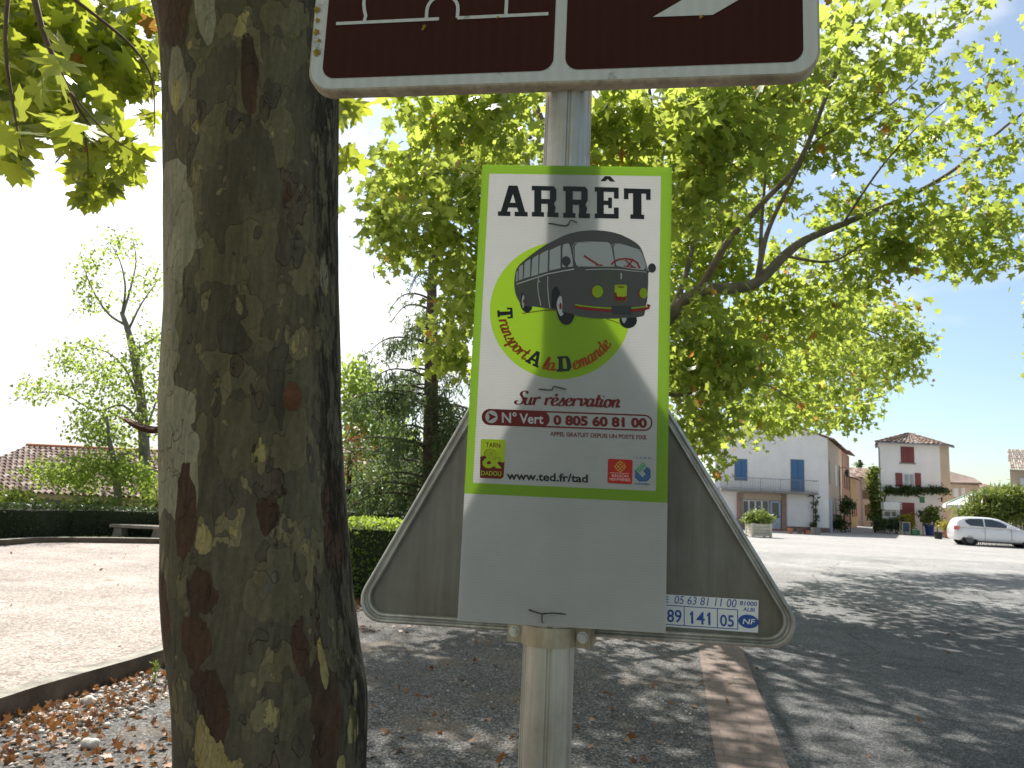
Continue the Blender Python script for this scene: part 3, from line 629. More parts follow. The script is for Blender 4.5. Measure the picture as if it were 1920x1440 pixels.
# --- bus stop poster ---------------------------------------------------------
pst = thing('bus_stop_poster', 'corrugated plastic bus stop poster with green border wired to the post, blank white below', 'poster', PL.at(0, -PH/2))
gy0 = PL.uv(1060, 934)[1]; wx0 = PL.uv(905, 620)[0]; wx1 = PL.uv(1238, 620)[0]
bx = PL.uv(1255, 620)[0]
wtop = PL.uv(1080, 328)[1]; wbot = PL.uv(1060, 913)[1]
wx0, wx1 = PL.uv(903, 600)[0], PL.uv(1235, 600)[0]
DC = PL.uv(1050, 580.5); DR = .1085
t = NT('corrugated_print'); tcn = t.new('ShaderNodeTexCoord'); sp = t.new('ShaderNodeSeparateXYZ'); t.link(tcn.outputs['Object'], sp.inputs[0])
# local axes: the poster object is turned into its own plane (x right, z up)
xo, zo = sp.outputs[0], sp.outputs[2]
zoff = -PH/2
def band(val, lo, hi): return t.math('MULTIPLY', t.math('GREATER_THAN', val, lo), t.math('LESS_THAN', val, hi))
inner = t.math('MULTIPLY', band(xo, wx0, wx1), band(zo, wbot-zoff, wtop-zoff)); top = t.math('GREATER_THAN', zo, gy0-zoff)
border = t.math('MULTIPLY', top, t.math('SUBTRACT', 1, inner))
dxn = t.math('SUBTRACT', xo, DC[0]); dzn = t.math('SUBTRACT', zo, DC[1]-zoff); rr = t.math('SQRT', t.math('ADD', t.math('MULTIPLY', dxn, dxn), t.math('MULTIPLY', dzn, dzn)))
disc = t.math('LESS_THAN', rr, DR)
dn = t.noise(t.coord((1, 1, 1)), 9, 6, .7)
wcol = t.ramp(dn, [(.3, (.53, .527, .522)), (.7, (.60, .597, .592))])
col = t.mix(border, wcol, (.25, .44, .03)); col = t.mix(disc, col, (.34, .55, .022))
speck = t.ramp(t.noise(t.coord(), 85, 3, .6), [(.735, 0), (.75, .55)]); col = t.mix(speck, col, (.25, .24, .22))
wv = t.new('ShaderNodeTexWave', wave_type='BANDS', bands_direction='Z'); wv.inputs['Scale'].default_value = 78; t.link(tcn.outputs['Object'], wv.inputs['Vector'])
hgt = wv.outputs['Fac']
nm = t.bump(hgt, .0003, .28)
bs = t.bsdf(col, .38, 0, nm, .4); tl = t.new('ShaderNodeBsdfTranslucent'); t.link(t.mix(1, t.mix(.35, col, (.9, .9, .9)) if False else col, t.ramp(hgt, [(.0, .86), (1, 1.0)]), 'MULTIPLY'), tl.inputs['Color'])
ms = t.new('ShaderNodeMixShader'); ms.inputs[0].default_value = .42; t.link(bs, ms.inputs[1]); t.link(tl.outputs[0], ms.inputs[2]); mposter = t.done(ms.outputs[0])
t = NT('corrugated_back'); bs = t.bsdf((.75, .75, .76), .5); tl = t.new('ShaderNodeBsdfTranslucent'); tl.inputs['Color'].default_value = (.95, .95, .95, 1)
ms = t.new('ShaderNodeMixShader'); ms.inputs[0].default_value = .6; t.link(bs, ms.inputs[1]); t.link(tl.outputs[0], ms.inputs[2]); mpback = t.done(ms.outputs[0])
b = MB(); nz = 24
def bow(v): return .0
for i in range(nz):
    pass
hw = PW/2
vs = [(-hw, 0, 0), (hw, 0, 0), (hw, 0, PH), (-hw, 0, PH), (-hw, .004, 0), (hw, .004, 0), (hw, .004, PH), (-hw, .004, PH)]
b.add(vs, [(0, 1, 2, 3)], 0); b.add(vs, [(5, 4, 7, 6), (0, 4, 5, 1), (1, 5, 6, 2), (2, 6, 7, 3), (3, 7, 4, 0)], 1)
me_o = b.build('sheet', [mposter, mpback]); me_o.parent = pst; me_o.rotation_euler = (0, 0, YP); ORI[me_o.name] = ORI[pst.name]

K = dict(black=ink('black_ink', (.018, .020, .022)), grey=ink('bus_grey_ink', (.088, .086, .086), .12), white=ink('white_ink', (.72, .73, .75), .40), wine=ink('wine_ink', (.15, .016, .014), .12), red=ink('bus_red_ink', (.30, .022, .022), .15), rust=ink('rust_ink', (.36, .07, .012), .25),
         lime=ink('lime_ink', (.36, .58, .025), .35), tyre=ink('tyre_ink', (.016, .018, .02)), panel=ink('pane_ink', (.60, .62, .64), .38), dgrey=ink('dark_grey_ink', (.045, .047, .052)), navy=ink('navy_ink', (.02, .07, .20)), teal=ink('teal_ink', (.10, .30, .15)), gold=ink('gold_ink', (.60, .34, .06)), scarlet=ink('scarlet_ink', (.50, .03, .02), .2), steelb=ink('steel_blue_ink', (.16, .34, .50)), lgrey=ink('light_grey_ink', (.45, .46, .47)), limeo=ink('lime_logo_ink', (.46, .60, .03), .25))
class Art:
    def __init__(s, off, sc_): s.o = off; s.s = sc_
    def __call__(s, *pts): return [PL.uv(s.o[0]+x/s.s, s.o[1]+y/s.s) for x, y in pts]
A1 = Art((840, 290), 3.2); A3 = Art((900, 740), 8.0); A4 = Art((1080, 840), 10.667); A5 = Art((900, 560), 5.647); A6 = Art((950, 430), 6.6207); A7 = Art((940, 720), 6.4)
# headline, slab lettering
LET = dict(
    A=[[(0, 0), (.42, 0), (.42, .15), (0, .15)], [(.56, 0), (1, 0), (1, .15), (.56, .15)], [(.08, .10), (.29, .10), (.53, .80), (.36, 1.0)], [(.70, .10), (.93, .10), (.66, 1.0), (.48, .80)], [(.36, 1), (.66, 1), (.70, .80), (.31, .80)], [(.26, .28), (.78, .28), (.73, .44), (.31, .44)]],
    R=[[(.09, 0), (.36, 0), (.36, 1), (.09, 1)], [(0, 0), (.46, 0), (.46, .15), (0, .15)], [(0, .85), (.7, .85), (.84, 1), (0, 1)], [(.68, .5), (.92, .56), (.92, .90), (.82, 1.0), (.68, .88)], [(.3, .42), (.82, .42), (.92, .56), (.68, .58), (.3, .58)], [(.60, .10), (.84, .10), (.90, .30), (.82, .46), (.60, .46)], [(.58, 0), (1, 0), (1, .15), (.58, .15)]],
    E=[[(.09, 0), (.38, 0), (.38, 1), (.09, 1)], [(0, 0), (1, 0), (1, .15), (0, .15)], [(0, .85), (1, .85), (1, 1), (0, 1)], [(.80, .1), (1, .1), (1, .36), (.80, .36)], [(.80, .64), (1, .64), (1, .9), (.80, .9)], [(.36, .43), (.70, .43), (.70, .57), (.36, .57)], [(.56, .33), (.72, .33), (.72, .67), (.56, .67)]],
    T=[[(.34, 0), (.66, 0), (.66, 1), (.34, 1)], [(.24, 0), (.76, 0), (.76, .15), (.24, .15)], [(0, .84), (1, .84), (1, 1), (0, 1)], [(0, .64), (.17, .64), (.17, .9), (0, .9)], [(.83, .64), (1, .64), (1, .9), (.83, .9)]],
    D=[[(.12, 0), (.42, 0), (.42, 1), (.12, 1)], [(0, 0), (.8, 0), (.95, .15), (0, .15)], [(0, .85), (.95, .85), (.8, 1), (0, 1)], [(.7, .12), (1, .18), (1, .82), (.7, .88)]],
    C=[[(0, 0), (.34, 0), (.5, .45), (.66, 0), (1, 0), (.68, 1), (.32, 1)]])
sh = Sheet2D(PL, .0004)
for ch, x0, x1, yt, yb_, sk_ in (('A', 300, 478, 186, 370, 4), ('R', 503, 663, 189, 374, 4), ('R', 691, 851, 192, 380, 4), ('E', 880, 1024, 197, 384, 4), ('T', 1055, 1215, 206, 388, 5), ('C', 913, 1003, 131, 163, 4)):
    for pg in LET[ch]:
        sh.poly(A1(*[(x0+(x1-x0)*u, yb_-(yb_-yt)*w+sk_*(u-.5)) for u, w in pg]))
head = sh.build('headline', K['black'], pst)
# hand-drawn script lettering: strokes of a broad pen, x-height = 1
SCR = dict(
    S=([[(1.05, 1.45), (1.02, 1.68), (.82, 1.78), (.55, 1.66), (.46, 1.35), (.62, 1.05), (.82, .75), (.84, .38), (.62, .06), (.28, .02), (.04, .2), (.10, .46), (.3, .48)]], 1.0),
    u=([[(.08, .95), (.02, .3), (.14, .02), (.38, .06), (.58, .4)], [(.62, 1.0), (.54, .3), (.62, .03), (.82, .12), (.9, .3)]], .86),
    r=([[(.06, 1.0), (.12, .8), (.08, 0)], [(.10, .55), (.30, .9), (.52, 1.03), (.62, .82)]], .66),
    e=([[(.10, .46), (.46, .6), (.58, .84), (.42, 1.02), (.18, .88), (.06, .45), (.2, .06), (.46, .02), (.74, .3)]], .72),
    s=([[(.10, .3), (.36, .75), (.42, 1.05), (.44, .8), (.62, .45), (.52, .06), (.22, .0), (.06, .16)]], .72),
    v=([[(.04, .8), (.16, 1.0), (.24, .6), (.28, .02)], [(.28, .02), (.62, .35), (.74, .8), (.58, 1.02), (.52, .86)]], .80),
    a=([[(.60, .86), (.38, 1.03), (.12, .82), (.05, .36), (.2, .02), (.42, .14), (.60, .6)], [(.66, 1.0), (.58, .3), (.66, .03), (.84, .14), (.92, .3)]], .88),
    t=([[(.26, 1.55), (.16, .3), (.26, .02), (.44, .08), (.54, .3)], [(.0, 1.0), (.50, 1.06)]], .52),
    i=([[(.14, 1.0), (.06, .3), (.14, .02), (.34, .1), (.42, .3)], [(.20, 1.36), (.215, 1.46)]], .42),
    o=([[(.46, 1.0), (.18, .94), (.05, .45), (.2, .02), (.46, .08), (.62, .5), (.54, .92), (.40, 1.0), (.56, .84), (.84, .86)]], .78),
    n=([[(.06, 1.0), (.12, .8), (.08, 0)], [(.10, .5), (.30, .9), (.50, 1.02), (.60, .8), (.54, .28), (.62, .02), (.84, .2)]], .86),
    m=([[(.06, 1.0), (.12, .8), (.08, 0)], [(.10, .5), (.28, .9), (.44, 1.02), (.52, .8), (.47, 0)], [(.50, .5), (.68, .9), (.86, 1.02), (.94, .8), (.88, .28), (.96, .02), (1.16, .2)]], 1.20),
    p=([[(.06, 1.0), (.14, .8), (.02, -.6)], [(.12, .5), (.30, .9), (.52, 1.02), (.68, .7), (.60, .2), (.36, .0), (.14, .14)]], .80),
    l=([[(.12, .4), (.34, 1.1), (.34, 1.6), (.22, 1.62), (.12, 1.1), (.06, .3), (.16, .02), (.36, .1), (.44, .3)]], .44),
    d=([[(.58, .86), (.36, 1.0), (.12, .82), (.05, .36), (.2, .02), (.42, .14), (.58, .6)], [(.70, 1.62), (.58, .3), (.66, .03), (.84, .14), (.92, .3)]], .88))
ACC = [[(.30, 1.22), (.46, 1.52)]]
def script(sh, txt, place, thick=.31, thin=.13, slant=.16):
    x = 0
    for ch in txt:
        if ch == ' ': x += .55; continue
        strokes, adv = SCR['e'] if ch == 'é' else SCR[ch]
        for st in (strokes+ACC if ch == 'é' else strokes):
            P = spline(st, 7) if len(st) > 2 else [np.array(p) for p in (st[0], ((st[0][0]+st[1][0])/2, (st[0][1]+st[1][1])/2), st[1])]
            P = [np.array([p[0]+p[1]*slant, p[1]]) for p in P]; w = []
            for i in range(len(P)):
                d = P[min(i+1, len(P)-1)]-P[max(i-1, 0)]; d = d/(np.linalg.norm(d)+1e-9); w.append(max(thin, thick*abs(d[1]*.97-d[0]*.12)))
            if len(st) == 2: w = [thick*.8]*len(P)
            L, Rr = ribbon(P, w); k = len(L)
            vs = [place(x+a[0], a[1]) for a in L]+[place(x+a[0], a[1]) for a in Rr]
            sh.b.add([sh.p.at(a[0], a[1], sh.d) for a in vs], [(i, k+i, k+i+1, i+1) for i in range(k-1)]); sh.d += sh.step*.35
        x += adv
    return x
def width(txt): return sum(.55 if c == ' ' else (SCR['e'] if c == 'é' else SCR[c])[1] for c in txt)
sh = Sheet2D(PL, .0004)
def line_place(pl, pr, xh, total):
    a = PL.uv(*pl); c = PL.uv(*pr); up = PL.uv(pl[0], pl[1]-xh)-a
    return lambda u, v: a+(c-a)*(u/total)+up*v
tx = 'Sur réservation'; W_ = width(tx)
script(sh, tx, line_place((940+160/6.4, 720+243/6.4), (940+1428/6.4, 720+283/6.4), 14.2, W_+.05))
sh.build('script_lettering', K['wine'], pst)
MM = .0000
def arc_place(a_start, a_end, total, rbase, xh):
    def f(u, v):
        w = R_(a_start+(a_end-a_start)*u/total); r = rbase-v*xh
        return DC+r*np.array([math.cos(w), math.sin(w)])
    return f
KK = PL.uv(1060, 600)[0]-PL.uv(1060-1/3.2, 600)[0]                 # one px of the close view, in metres
rb = 376*KK
arc = Sheet2D(PL, .0006)
script(arc, 'ransport', arc_place(191.5, 238, width('ransport')+.1, rb, 46*KK), .30, .14, .1)
arc.build('curved_word', K['rust'], pst); arc = Sheet2D(PL, .0006)
script(arc, 'la', arc_place(256, 267.5, width('la'), rb, 46*KK), .30, .14, .1)
arc.build('curved_word', K['rust'], pst); arc = Sheet2D(PL, .0006)
script(arc, 'emande', arc_place(284.5, 327, width('emande'), rb, 46*KK), .30, .14, .1)
arc.build('curved_word', K['rust'], pst)
for ch, a0_, a1_, hh in (('T', 179.5, 192, 92), ('A', 238.5, 252, 92), ('D', 269, 283, 92)):
    arc = Sheet2D(PL, .0006); pf = arc_place(a0_, a1_, 1, rb+4*KK, hh*KK)
    for pg in LET[ch]: arc.poly([pf(u, w) for u, w in pg])
    arc.build('capital_letter', K['black'], pst)
# the drawn bus
bus = Sheet2D(PL, .0009)
body = A6(*[tuple(p) for p in spline([(95, 640), (105, 560), (120, 500), (170, 430), (300, 320), (450, 215), (600, 135), (740, 70), (900, 28), (1080, 14), (1260, 28), (1420, 70), (1560, 140), (1640, 200), (1680, 265), (1715, 370), (1745, 470), (1757, 560), (1755, 700), (1745, 880), (1730, 940), (1715, 1030), (1690, 1078), (1560, 1098), (1300, 1112), (1080, 1104), (900, 1080), (840, 1062), (700, 1056), (610, 1000), (520, 985), (320, 960), (200, 960), (150, 890), (110, 800), (95, 700)], 4)])
bus.poly(body); busb = bus.build('bus_drawing', K['grey'], pst)
def busart(name, col, polys, d, lab=None):
    for pg in polys:
        q = Sheet2D(PL, d); d += .00003
        q.poly(*pg) if isinstance(pg, tuple) else q.poly(pg)
        q.build(name, K[col], busb)
def lines(name, col, sets, d):
    q = Sheet2D(PL, d)
    for pts, w in sets:
        add_ribbon(q, A6(*pts), w/6.6207*KK*3.2)
        if name == 'trim_line': q.build(name, K[col], busb); q = Sheet2D(PL, d+.00003)
    if name != 'trim_line': q.build(name, K[col], busb)
busart('wheel_arch', 'tyre', [A6(*[tuple(p) for p in spline([(560, 780), (580, 735), (620, 712), (650, 760), (660, 830), (640, 960), (560, 980), (555, 860)], 3)]), A6((180, 900), (178, 830), (195, 790), (215, 800), (225, 850), (220, 960), (200, 965))], .0011)
busart('tyre', 'tyre', [[tuple(p) for p in A6(*circ((730, 1000), 112, 187, 30, -.12))], A6(*circ((240, 930), 72, 105, 26, -.25)), A6(*circ((1508, 1130), 110, 100, 26, 0))], .0007)
busart('front_tyre', 'tyre', [A6(*[tuple(p) for p in spline([(612, 960), (625, 1040), (650, 1120), (700, 1175), (740, 1185), (790, 1160), (825, 1110), (840, 1066), (760, 1040), (690, 1010), (640, 900)], 4)])], .00125)
busart('rear_tyre', 'tyre', [A6(*[tuple(p) for p in spline([(178, 950), (200, 1005), (235, 1032), (280, 1028), (315, 985), (300, 964), (225, 955)], 4)])], .00125)
busart('wheel_disc', 'white', [A6(*[tuple(p) for p in spline([(660, 825), (630, 880), (622, 950), (640, 1030), (670, 1078), (700, 1060), (705, 1040), (690, 1030), (690, 900), (680, 840)], 4)]), A6(*[tuple(p) for p in spline([(205, 812), (190, 860), (190, 930), (200, 975), (215, 970), (220, 900), (220, 840)], 4)]), A6(*[tuple(p) for p in spline([(1430, 1100), (1428, 1130), (1455, 1170), (1480, 1140), (1490, 1102)], 4)])], .0014)
busart('wheel_hub', 'red', [A6(*circ((668, 957), 15, 42, 16, 0)), A6(*circ((214, 895), 9, 26, 12, .1))], .0016)
panes = [[(842, 220), (860, 185), (900, 170), (1100, 160), (1240, 165), (1280, 185), (1300, 240), (1330, 400), (1340, 465), (1050, 465), (900, 462), (866, 440), (850, 380)],
         [(1325, 225), (1345, 190), (1390, 185), (1520, 215), (1640, 258), (1670, 300), (1715, 420), (1725, 480), (1700, 510), (1560, 495), (1430, 470), (1362, 455), (1345, 380)],
         [(692, 250), (700, 190), (770, 175), (790, 220), (820, 380), (824, 465), (690, 475)]]
winpan = [A6(*[tuple(p) for p in rounded(pg, 12, 2)]) for pg in panes]
side = [[(535, 265), (560, 250), (670, 200), (668, 485), (528, 515)], [(412, 318), (440, 295), (515, 258), (508, 528), (402, 555)], [(318, 375), (340, 350), (395, 315), (392, 565), (305, 590)], [(222, 425), (250, 395), (295, 372), (292, 590), (212, 615)], [(152, 480), (180, 450), (203, 442), (200, 620), (148, 640)], [(122, 530), (140, 515), (138, 645), (115, 655)]]
busart('pane', 'panel', winpan+[A6(*s_) for s_ in side], .0012)
lines('trim_line', 'white', [([(120, 685), (300, 625), (500, 560), (700, 520), (838, 497)], 15), ([(980, 505), (1100, 500), (1250, 496), (1400, 502), (1560, 520), (1735, 535)], 9), ([(395, 605), (385, 700), (395, 800), (410, 880), (425, 950)], 9), ([(512, 585), (508, 700), (518, 860), (538, 982)], 9), ([(398, 650), (415, 652)], 16), ([(1418, 548), (1425, 580), (1417, 622)], 16), ([(820, 210), (850, 170), (1000, 158), (1250, 165), (1295, 195), (1325, 380)], 5), ([(1308, 205), (1340, 180), (1400, 180), (1660, 262), (1700, 370), (1735, 480), (1735, 515)], 5), ([(820, 210), (835, 340), (870, 450), (905, 470)], 5)], .0015)
lines('wiper', 'red', [([(958, 330), (1040, 385), (1125, 436)], 22), ([(1105, 445), (1190, 450)], 17)], .0018)
lines('steering_wheel', 'red', [([(1295, 445), (1320, 415), (1380, 380), (1470, 368), (1560, 380), (1620, 420), (1650, 488)], 20), ([(1475, 385), (1525, 435), (1580, 480)], 16), ([(1560, 385), (1525, 435), (1495, 460)], 16), ([(1455, 460), (1600, 480)], 13)], .0018)
busart('mirror', 'dgrey', [A6(*circ((738, 398), 55, 60, 24)), A6(*circ((1802, 485), 50, 58, 24)), A6((725, 440), (755, 440), (758, 470), (728, 470)), A6((1745, 520), (1775, 520), (1765, 545), (1745, 540))], .0019)
busart('lamp_ring', 'red', [A6(*circ((1110, 775), 62, 74, 24)), A6(*circ((1688, 798), 56, 66, 24))], .0014); busart('headlight', 'lime', [A6(*circ((1128, 775), 68, 76, 28)), A6(*circ((1698, 796), 50, 65, 24))], .0017)
lines('bumper', 'red', [([(850, 955), (900, 972), (1050, 992), (1300, 1010), (1540, 1012), (1700, 998), (1760, 978), (1770, 950), (1740, 942)], 34)], .0014); lines('bumper_stripe', 'lime', [([(850, 938), (900, 950), (1100, 972), (1300, 984)], 17)], .0018); lines('bumper_stripe', 'lime', [([(1545, 984), (1740, 962)], 17)], .0018)
busart('number_plate', 'dgrey', [A6((1300, 955), (1540, 955), (1535, 1055), (1315, 1048))], .0020)
busart('badge', 'limeo', [A6(*rounded([(1342, 692), (1492, 690), (1488, 895), (1338, 893)], 15, 3))], .0014); busart('badge_base', 'red', [A6((1338, 790), (1360, 785), (1375, 830), (1440, 845), (1490, 830), (1480, 890), (1350, 893), (1338, 880))], .0017)
q = Sheet2D(PL, .0019)
put_text(q, 'TARN', (950+1372/6.62, 430+731/6.62), (950+1455/6.62, 430+731/6.62), 4, .01); put_text(q, 'DADOU', (950+1350/6.62, 430+886/6.62), (950+1472/6.62, 430+886/6.62), 4.5, .01); q.build('badge_lettering', K['wine'], busb)
q = Sheet2D(PL, .0021); put_text(q, '&', (950+1365/6.62, 430+840/6.62), (950+1460/6.62, 430+840/6.62), 13, .02, 0, True); q.build('badge_ampersand', K['limeo'], busb)
lines('ground_line', 'wine', [([(190, 1045), (300, 1030), (480, 1005), (610, 1002)], 10)], .0008); lines('ground_line', 'wine', [([(1240, 1115), (1310, 1135), (1400, 1172)], 8)], .0008)
# phone line
q = Sheet2D(PL, .0004)
def stadium(cl, cr, r, n=14):
    a = np.array(cl); c = np.array(cr); th = math.atan2(c[1]-a[1], c[0]-a[0])
    return [tuple(c+r*np.array([math.cos(th-math.pi/2+math.pi*i/n), math.sin(th-math.pi/2+math.pi*i/n)])) for i in range(n+1)]+[tuple(a+r*np.array([math.cos(th+math.pi/2+math.pi*i/n), math.sin(th+math.pi/2+math.pi*i/n)])) for i in range(n+1)]
cl, cr = (918.5, 782), (1208, 792.8)
UV = lambda pts: [PL.uv(*p) for p in pts]
q.poly(UV(stadium(cl, cr, 15.3)), UV(stadium(cl, cr, 12.6)))
lf = [p for p in stadium(cl, (1016, 785.7), 14.6)]
q.poly(UV(lf))
put_text(q, '0 805 60 81 00', (1037.5, 795.5), (1213, 801.5), 16.5, .045)
_fl = lambda x, y, k: q.poly(UV([(x, y), (x-.3*k, y+.5*k), (x-4.0*k, y+3.0*k), (x-4.0*k, y+5.6*k), (x, y+3.6*k)]))
_fl(1168.3, 786.2, 1)
pill = q.build('phone_number', K['wine'], pst)
q = Sheet2D(PL, .0009); q.poly(UV(circ((921.5, 781.8), 11.6, 11.8))); put_text(q, 'N°', (941, 792), (969, 793), 18.5, .024); put_text(q, 'Vert', (974, 793), (1019, 794.5), 17.5, .024); q.build('freephone_lettering', K['white'], pill)
q = Sheet2D(PL, .0012); q.poly(UV([(915.5, 774.5), (930.5, 781.5), (915.5, 789.5), (918.5, 782)])); q.build('arrow_mark', K['wine'], pill)
q = Sheet2D(PL, .0004); put_text(q, 'APPEL GRATUIT DEPUIS UN POSTE FIXE', (1031.5, 817), (1212, 824), 7.6, .018); q.build('small_print', K['wine'], pst)
q = Sheet2D(PL, .0004); put_text(q, 'www.ted.fr/tad', (950, 898.5), (1102.5, 904.5), 14.5, .028); q.build('web_address', K['black'], pst)
# tarn & dadou logo
q = Sheet2D(PL, .0004); q.poly(A3(*rounded([(10, 665), (385, 675), (350, 1262), (-2, 1250)], 28, 4))); lg = q.build('district_logo', K['limeo'], pst)
q = Sheet2D(PL, .0006); q.poly(A3((4, 930), (60, 915), (110, 930), (140, 985), (200, 1010), (300, 1005), (340, 1020), (368, 1005), (355, 1225), (320, 1261), (0, 1249)))
put_text(q, 'TARN', (900+88/8, 740+782/8), (900+305/8, 740+795/8), 8.2, .012); q.build('logo_base', K['wine'], lg)
q = Sheet2D(PL, .0008); put_text(q, '&', (900+28/8, 740+1108/8), (900+338/8, 740+1116/8), 37.5, .036, 0, True); q.build('ampersand_outline', K['wine'], lg)
q = Sheet2D(PL, .0010); put_text(q, '&', (900+36/8, 740+1102/8), (900+330/8, 740+1109/8), 36, .026, 0, True); put_text(q, 'DADOU', (900+20/8, 740+1208/8), (900+318/8, 740+1218/8), 8.4, .012); q.build('ampersand', K['limeo'], lg)
# region logo
q = Sheet2D(PL, .0004); q.poly(A4(*rounded([(640, 213), (1133, 238), (1120, 727), (628, 700)], 30, 4))); rg = q.build('region_logo', K['scarlet'], pst)
q = Sheet2D(PL, .0006); cx_, cy_ = 884, 372
for k_ in range(4):
    w0 = k_*math.pi/2
    def rot(u, v): return (cx_+u*math.cos(w0)-v*math.sin(w0), cy_+u*math.sin(w0)+v*math.cos(w0))
    for tip in ((108, 0), (78, 48), (78, -48)): q.poly(A4(*[rot(tip[0]+14*math.cos(a), tip[1]+14*math.sin(a)) for a in np.linspace(0, 6.28, 9)[:-1]]))
    add_ribbon(q, A4(rot(28, 8), rot(58, 20), rot(78, 44), rot(88, 20), rot(104, 0)), .0009); add_ribbon(q, A4(rot(28, -8), rot(58, -20), rot(78, -44), rot(88, -20), rot(104, 0)), .0009); add_ribbon(q, A4(rot(14, 0), rot(60, 0)), .0009)
q.build('cross', K['gold'], rg)
q = Sheet2D(PL, .0006); add_ribbon(q, A4((680, 494), (1058, 512)), .0005); put_text(q, 'RÉGION', (1080+718/10.667, 840+580/10.667), (1080+1045/10.667, 840+590/10.667), 5, .0, 0); put_text(q, 'MIDI-PYRÉNÉES', (1080+672/10.667, 840+648/10.667), (1080+1085/10.667, 840+668/10.667), 5, .0, 0); q.build('region_lettering', ink('pink_ink', (.75, .55, .5)), rg)
# department logo
q = Sheet2D(PL, .0004)
q.poly(A4((1180, 430), (1330, 590), (1262, 665), (1180, 590))); q.poly(A4((1425, 370), (1490, 430), (1490, 590), (1420, 668), (1262, 668), (1400, 520), (1345, 455)))
put_text(q, 'LE DÉPARTEMENT', (1080+1172/10.667, 840+735/10.667), (1080+1480/10.667, 840+745/10.667), 3.6, .008); put_text(q, 'T A R N', (1080+1185/10.667, 840+212/10.667), (1080+1500/10.667, 840+224/10.667), 3.4, .0)
dp = q.build('department_logo', K['navy'], pst)
q = Sheet2D(PL, .0007); q.poly(A4((1350, 285), (1400, 345), (1270, 490), (1195, 430))); q.build('logo_green', K['teal'], dp)
q = Sheet2D(PL, .0007)
for a_, c_ in (((1190, 480), (1300, 605)), ((1188, 530), (1275, 635)), ((1380, 420), (1455, 500)), ((1415, 385), (1480, 455)), ((1440, 520), (1320, 650)), ((1478, 545), (1375, 655))): add_ribbon(q, A4(a_, c_), .0006)
q.build('logo_stripes', K['steelb'], dp)
# three twisted wires
def wire(pts, d=.0012, r=.0010):
    b = MB(); P = [PL.at(*PL.uv(*p), dd) for p, dd in pts]; b.tube(spline(P, 4), r, 6); return b.build('wire_tie', M['iron'], pst)
wire([((1027, 419), -.002), ((1034, 420), .0016), ((1062, 424), .0018), ((1070, 416), .006), ((1082, 418), .002)])
wire([((1009, 729.5), -.002), ((1014, 730), .0016), ((1034, 731.5), .0018), ((1039, 726), .006), ((1061, 730), .002)])
wire([((991, 1143), -.002), ((995, 1144), .0016), ((1016, 1150), .004), ((1035, 1149), .003), ((1063, 1152), -.001)]); wire([((1017, 1168), .002), ((1016, 1158), .004), ((1018, 1150), .0045), ((1024, 1149), .003)])

# ================================================================== NEAR PLANE TREE
TD = 2.30
near = thing('plane_tree', 'huge near plane tree with mottled peeling bark, its trunk directly left of the sign post', 'tree', D(500, 1440, TD)*[1, 1, 0])
edgeL = [(-60, 262), (0, 283), (60, 300), (100, 310), (200, 318), (400, 320), (600, 320), (780, 312), (900, 314), (1000, 316), (1100, 312), (1200, 318), (1300, 330), (1440, 334), (1600, 330)]
edgeR = [(-60, 640), (0, 634), (180, 631), (400, 632), (600, 637), (750, 639), (900, 645), (1000, 655), (1100, 662), (1200, 675), (1270, 690), (1330, 693), (1440, 690), (1600, 700)]
rows = []
for py in np.linspace(-60, 1600, 330):
    xl = np.interp(py, *zip(*edgeL)); xr = np.interp(py, *zip(*edgeR)); c = D((xl+xr)/2, py, TD); hw_ = (D(xr, py, TD)[0]-D(xl, py, TD)[0])/2*.985
    rows.append((c[2], c[0], hw_))
rows = sorted(rows); zb, xb, hb = rows[0]
low = [(zb*(1-t), xb, hb*(1+.5*t**2.2)) for t in np.linspace(1, .03, 24)]
zt, xt, ht = rows[-1]
high = [(zt+t*.5, xt-.02*t, ht*(1+.25*t)) for t in np.linspace(.02, 1, 16)]
rows = low+rows+high
NA = 360; nr = len(rows); zz = np.array([r[0] for r in rows]); xc = np.array([r[1] for r in rows]); hr = np.array([r[2] for r in rows])
kern = np.ones(9)/9
xc = np.convolve(np.pad(xc, 4, 'edge'), kern, 'valid'); hr = np.convolve(np.pad(hr, 4, 'edge'), kern, 'valid')
ang = np.linspace(0, 2*math.pi, NA, endpoint=False)
def vnoise(a, z, fa, fz, seed):
    r2 = np.random.default_rng(seed); out = 0
    for k_ in range(9):
        ka = r2.integers(1, fa+1); kz = r2.normal()*fz; ph = r2.random()*6.28; out = out+np.sin(ka*a+kz*z+ph)/(1+.3*ka)
    return out/4
AA, ZG = np.meshgrid(ang, zz)
disp = .012*vnoise(AA, ZG, 5, 2.2, 3)+.005*vnoise(AA, ZG, 16, 9, 4)+.0025*vnoise(AA, ZG, 40, 25, 5)
rad = hr[:, None]+disp; flare = np.clip((.55-ZG)/.55, 0, 1)**2*.10*(np.sin(5*AA+1)+.4); rad += flare
VX = xc[:, None]+rad*np.cos(AA); VYY = TD+rad*np.sin(AA); idx = np.arange(nr*NA).reshape(nr, NA); nxt = np.roll(idx, -1, 1)
quads = np.stack([idx[:-1], nxt[:-1], nxt[1:], idx[1:]], -1).reshape(-1, 4)
trunk = raw_mesh('trunk', np.column_stack([VX.ravel(), VYY.ravel(), ZG.ravel()]), quads, M['bark'], near, None, True, 4)
def zof(py): return np.interp(py, *zip(*[(q, D(480, q, TD)[2]) for q in range(-60, 1601, 20)]))
def frac(px, py): xl = np.interp(py, *zip(*edgeL)); xr = np.interp(py, *zip(*edgeR)); return (px-(xl+xr)/2)/((xr-xl)/2)
front = np.sin(AA) < .15; FRX = np.cos(AA-R_(18))
